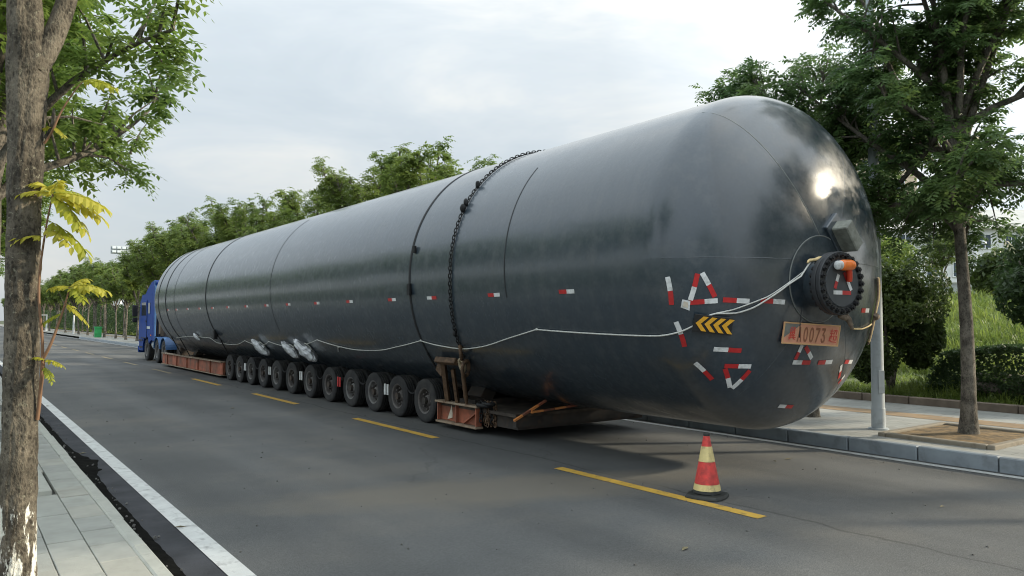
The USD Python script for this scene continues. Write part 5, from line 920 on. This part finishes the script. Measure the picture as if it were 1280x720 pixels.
# ---------------------------------------------------------------- far buildings beyond the bank
def building(name, label, c, yaw, size, wallk, rows, cols, win=(1.3, 1.5), base=2.6, roof=None, margin=1.2):
    w, dp, h = size; t = thing(name, label, 'building', (c[0], c[1], base), yaw)
    body = obj('walls', MB().box((0, 0, h / 2), (w, dp, h)), wallk, t, smooth=False)
    for face in (-1,):
        for r in range(rows):
            for k in range(cols):
                x = -w / 2 + margin + (w - 2 * margin) * (k + .5) / cols; z = h * (r + .55) / rows
                fr = MB()
                for dx, dz, sw2, sh2 in ((0, win[1] / 2, win[0] + .16, .08), (0, -win[1] / 2, win[0] + .16, .10), (-win[0] / 2, 0, .08, win[1]), (win[0] / 2, 0, .08, win[1]), (0, 0, .06, win[1])): fr.box((x + dx, -dp / 2 - .04, z + dz), (sw2, .10, sh2))
                f = obj('window', fr, 'white_metal', t, smooth=False); obj('pane', MB().box((x, -dp / 2 - .012, z), (win[0], .03, win[1])), 'window_dark', f, smooth=False)
    if roof == 'flat': obj('parapet', MB().box((0, -dp / 2 - .05, h + .25), (w + .3, .25, .5)).box((0, dp / 2 + .05, h + .25), (w + .3, .25, .5)).box((-w / 2 - .02, 0, h + .25), (.25, dp - .2, .5)).box((w / 2 + .02, 0, h + .25), (.25, dp - .2, .5)), wallk, t, smooth=False)
    if roof and roof.startswith('hip'):
        rk = roof[4:]; rh = min(dp, w) * .24; v = np.array([(-w / 2 - .5, -dp / 2 - .5, h), (w / 2 + .5, -dp / 2 - .5, h), (w / 2 + .5, dp / 2 + .5, h), (-w / 2 - .5, dp / 2 + .5, h), (-w / 2 + dp * .35, 0, h + rh), (w / 2 - dp * .35, 0, h + rh)]); obj('roof', trimesh.Trimesh(v, [[0, 1, 5], [0, 5, 4], [1, 2, 5], [2, 3, 4], [2, 4, 5], [3, 0, 4], [0, 3, 2], [0, 2, 1]], process=False), rk, t, smooth=False)
    for k in range(1, rows): obj('floor_band', MB().box((0, -dp / 2 - .03, h * k / rows), (w + .06, .08, .18)), wallk, body, smooth=False)
    return t
FY = -.637
dup(F1, (58, 26.6, 2.6), 1.0, 'green tree on the bank half hiding the long white building', 'bank tree', .74); dup(F2, (63, 24.5, 2.6), 2.0, 'green tree on the bank beside the white lamp mast', 'bank tree by mast', .62)
building('school_building', 'long white three storey building behind the right tree', (95.5, 38.5), FY, (36, 12, 9.0), 'plaster_white', 3, 12, roof='hip_roof_pale')
building('gatehouse', 'small pale house with an orange roof just right of the lamp column', (69.0, 38.6), FY, (4.4, 4.0, 5.7), 'plaster_white', 2, 2, win=(.9, 1.1), roof='hip_roof_orange', margin=.4)
building('apartment_block', 'tall beige apartment block glimpsed through the leaves of the right tree', (111, 63.5), FY, (13, 12, 23), 'plaster_beige', 8, 4, roof='flat')
building('tower_block', 'distant grey green tower block beside the top of the vessel', (139.5, 92), FY, (13, 12, 32), 'plaster_green', 11, 4, roof='flat')
gw = thing('boundary_wall', 'grey boundary wall on the crest of the bank behind the right tree', 'wall', (66, 27.5, 2.4), FY); obj('wall_panel', MB().box((0, 0, 1.2), (26, .3, 2.4)), 'wall_grey', gw, smooth=False); obj('coping', MB().box((0, 0, 2.46), (26.2, .44, .12)), 'kerb_pale', gw, smooth=False)
ml = thing('lamp_mast', 'slim white lamp mast with a short crosspiece right of the tree trunk', 'lamp mast', (54.0, 22.6, 2.5)); obj('shaft', lathe([(.09, 0), (.07, 4.6), (1e-3, 4.62)], 'z', 12), 'white_metal', ml); obj('crosspiece', MB().bar((-.5, .37, 4.55), (.5, -.37, 4.55), .12, .10).box((-.45, .33, 4.45), (.3, .2, .12)).box((.45, -.33, 4.45), (.3, .2, .12)), 'white_metal', ml, smooth=False)
om = thing('beacon_mast', 'thin white mast with an orange head rising behind the top of the vessel', 'mast', (36.8, 22.2, 2.3)); obj('shaft', lathe([(.13, 0), (.10, 9.7), (1e-3, 9.72)], 'z', 12), 'white_metal', om); obj('head', MB().box((.12, 0, 9.95), (.45, .3, .45), (.3, .2, .4), .1), 'lamp_orange', om)
fm_ = thing('floodlight_mast', 'tall floodlight mast with a wide lamp panel above the far trees', 'floodlight mast', (26.4, 165.8, .3)); obj('shaft', lathe([(.28, 0), (.16, 15.6), (1e-3, 15.62)], 'z', 14), 'white_metal', fm_)
for r in range(2):
    for k in range(4): obj('lamp', MB().box((-1.3 + k * .87, -.2, 14.9 + r * .75), (.7, .3, .55), (-.3, 0, 0), .05), 'truck_pale', fm_)
obj('lamp_frame', MB().box((0, 0, 15.25), (3.7, .12, 1.6)), 'pole_grey', fm_, smooth=False)
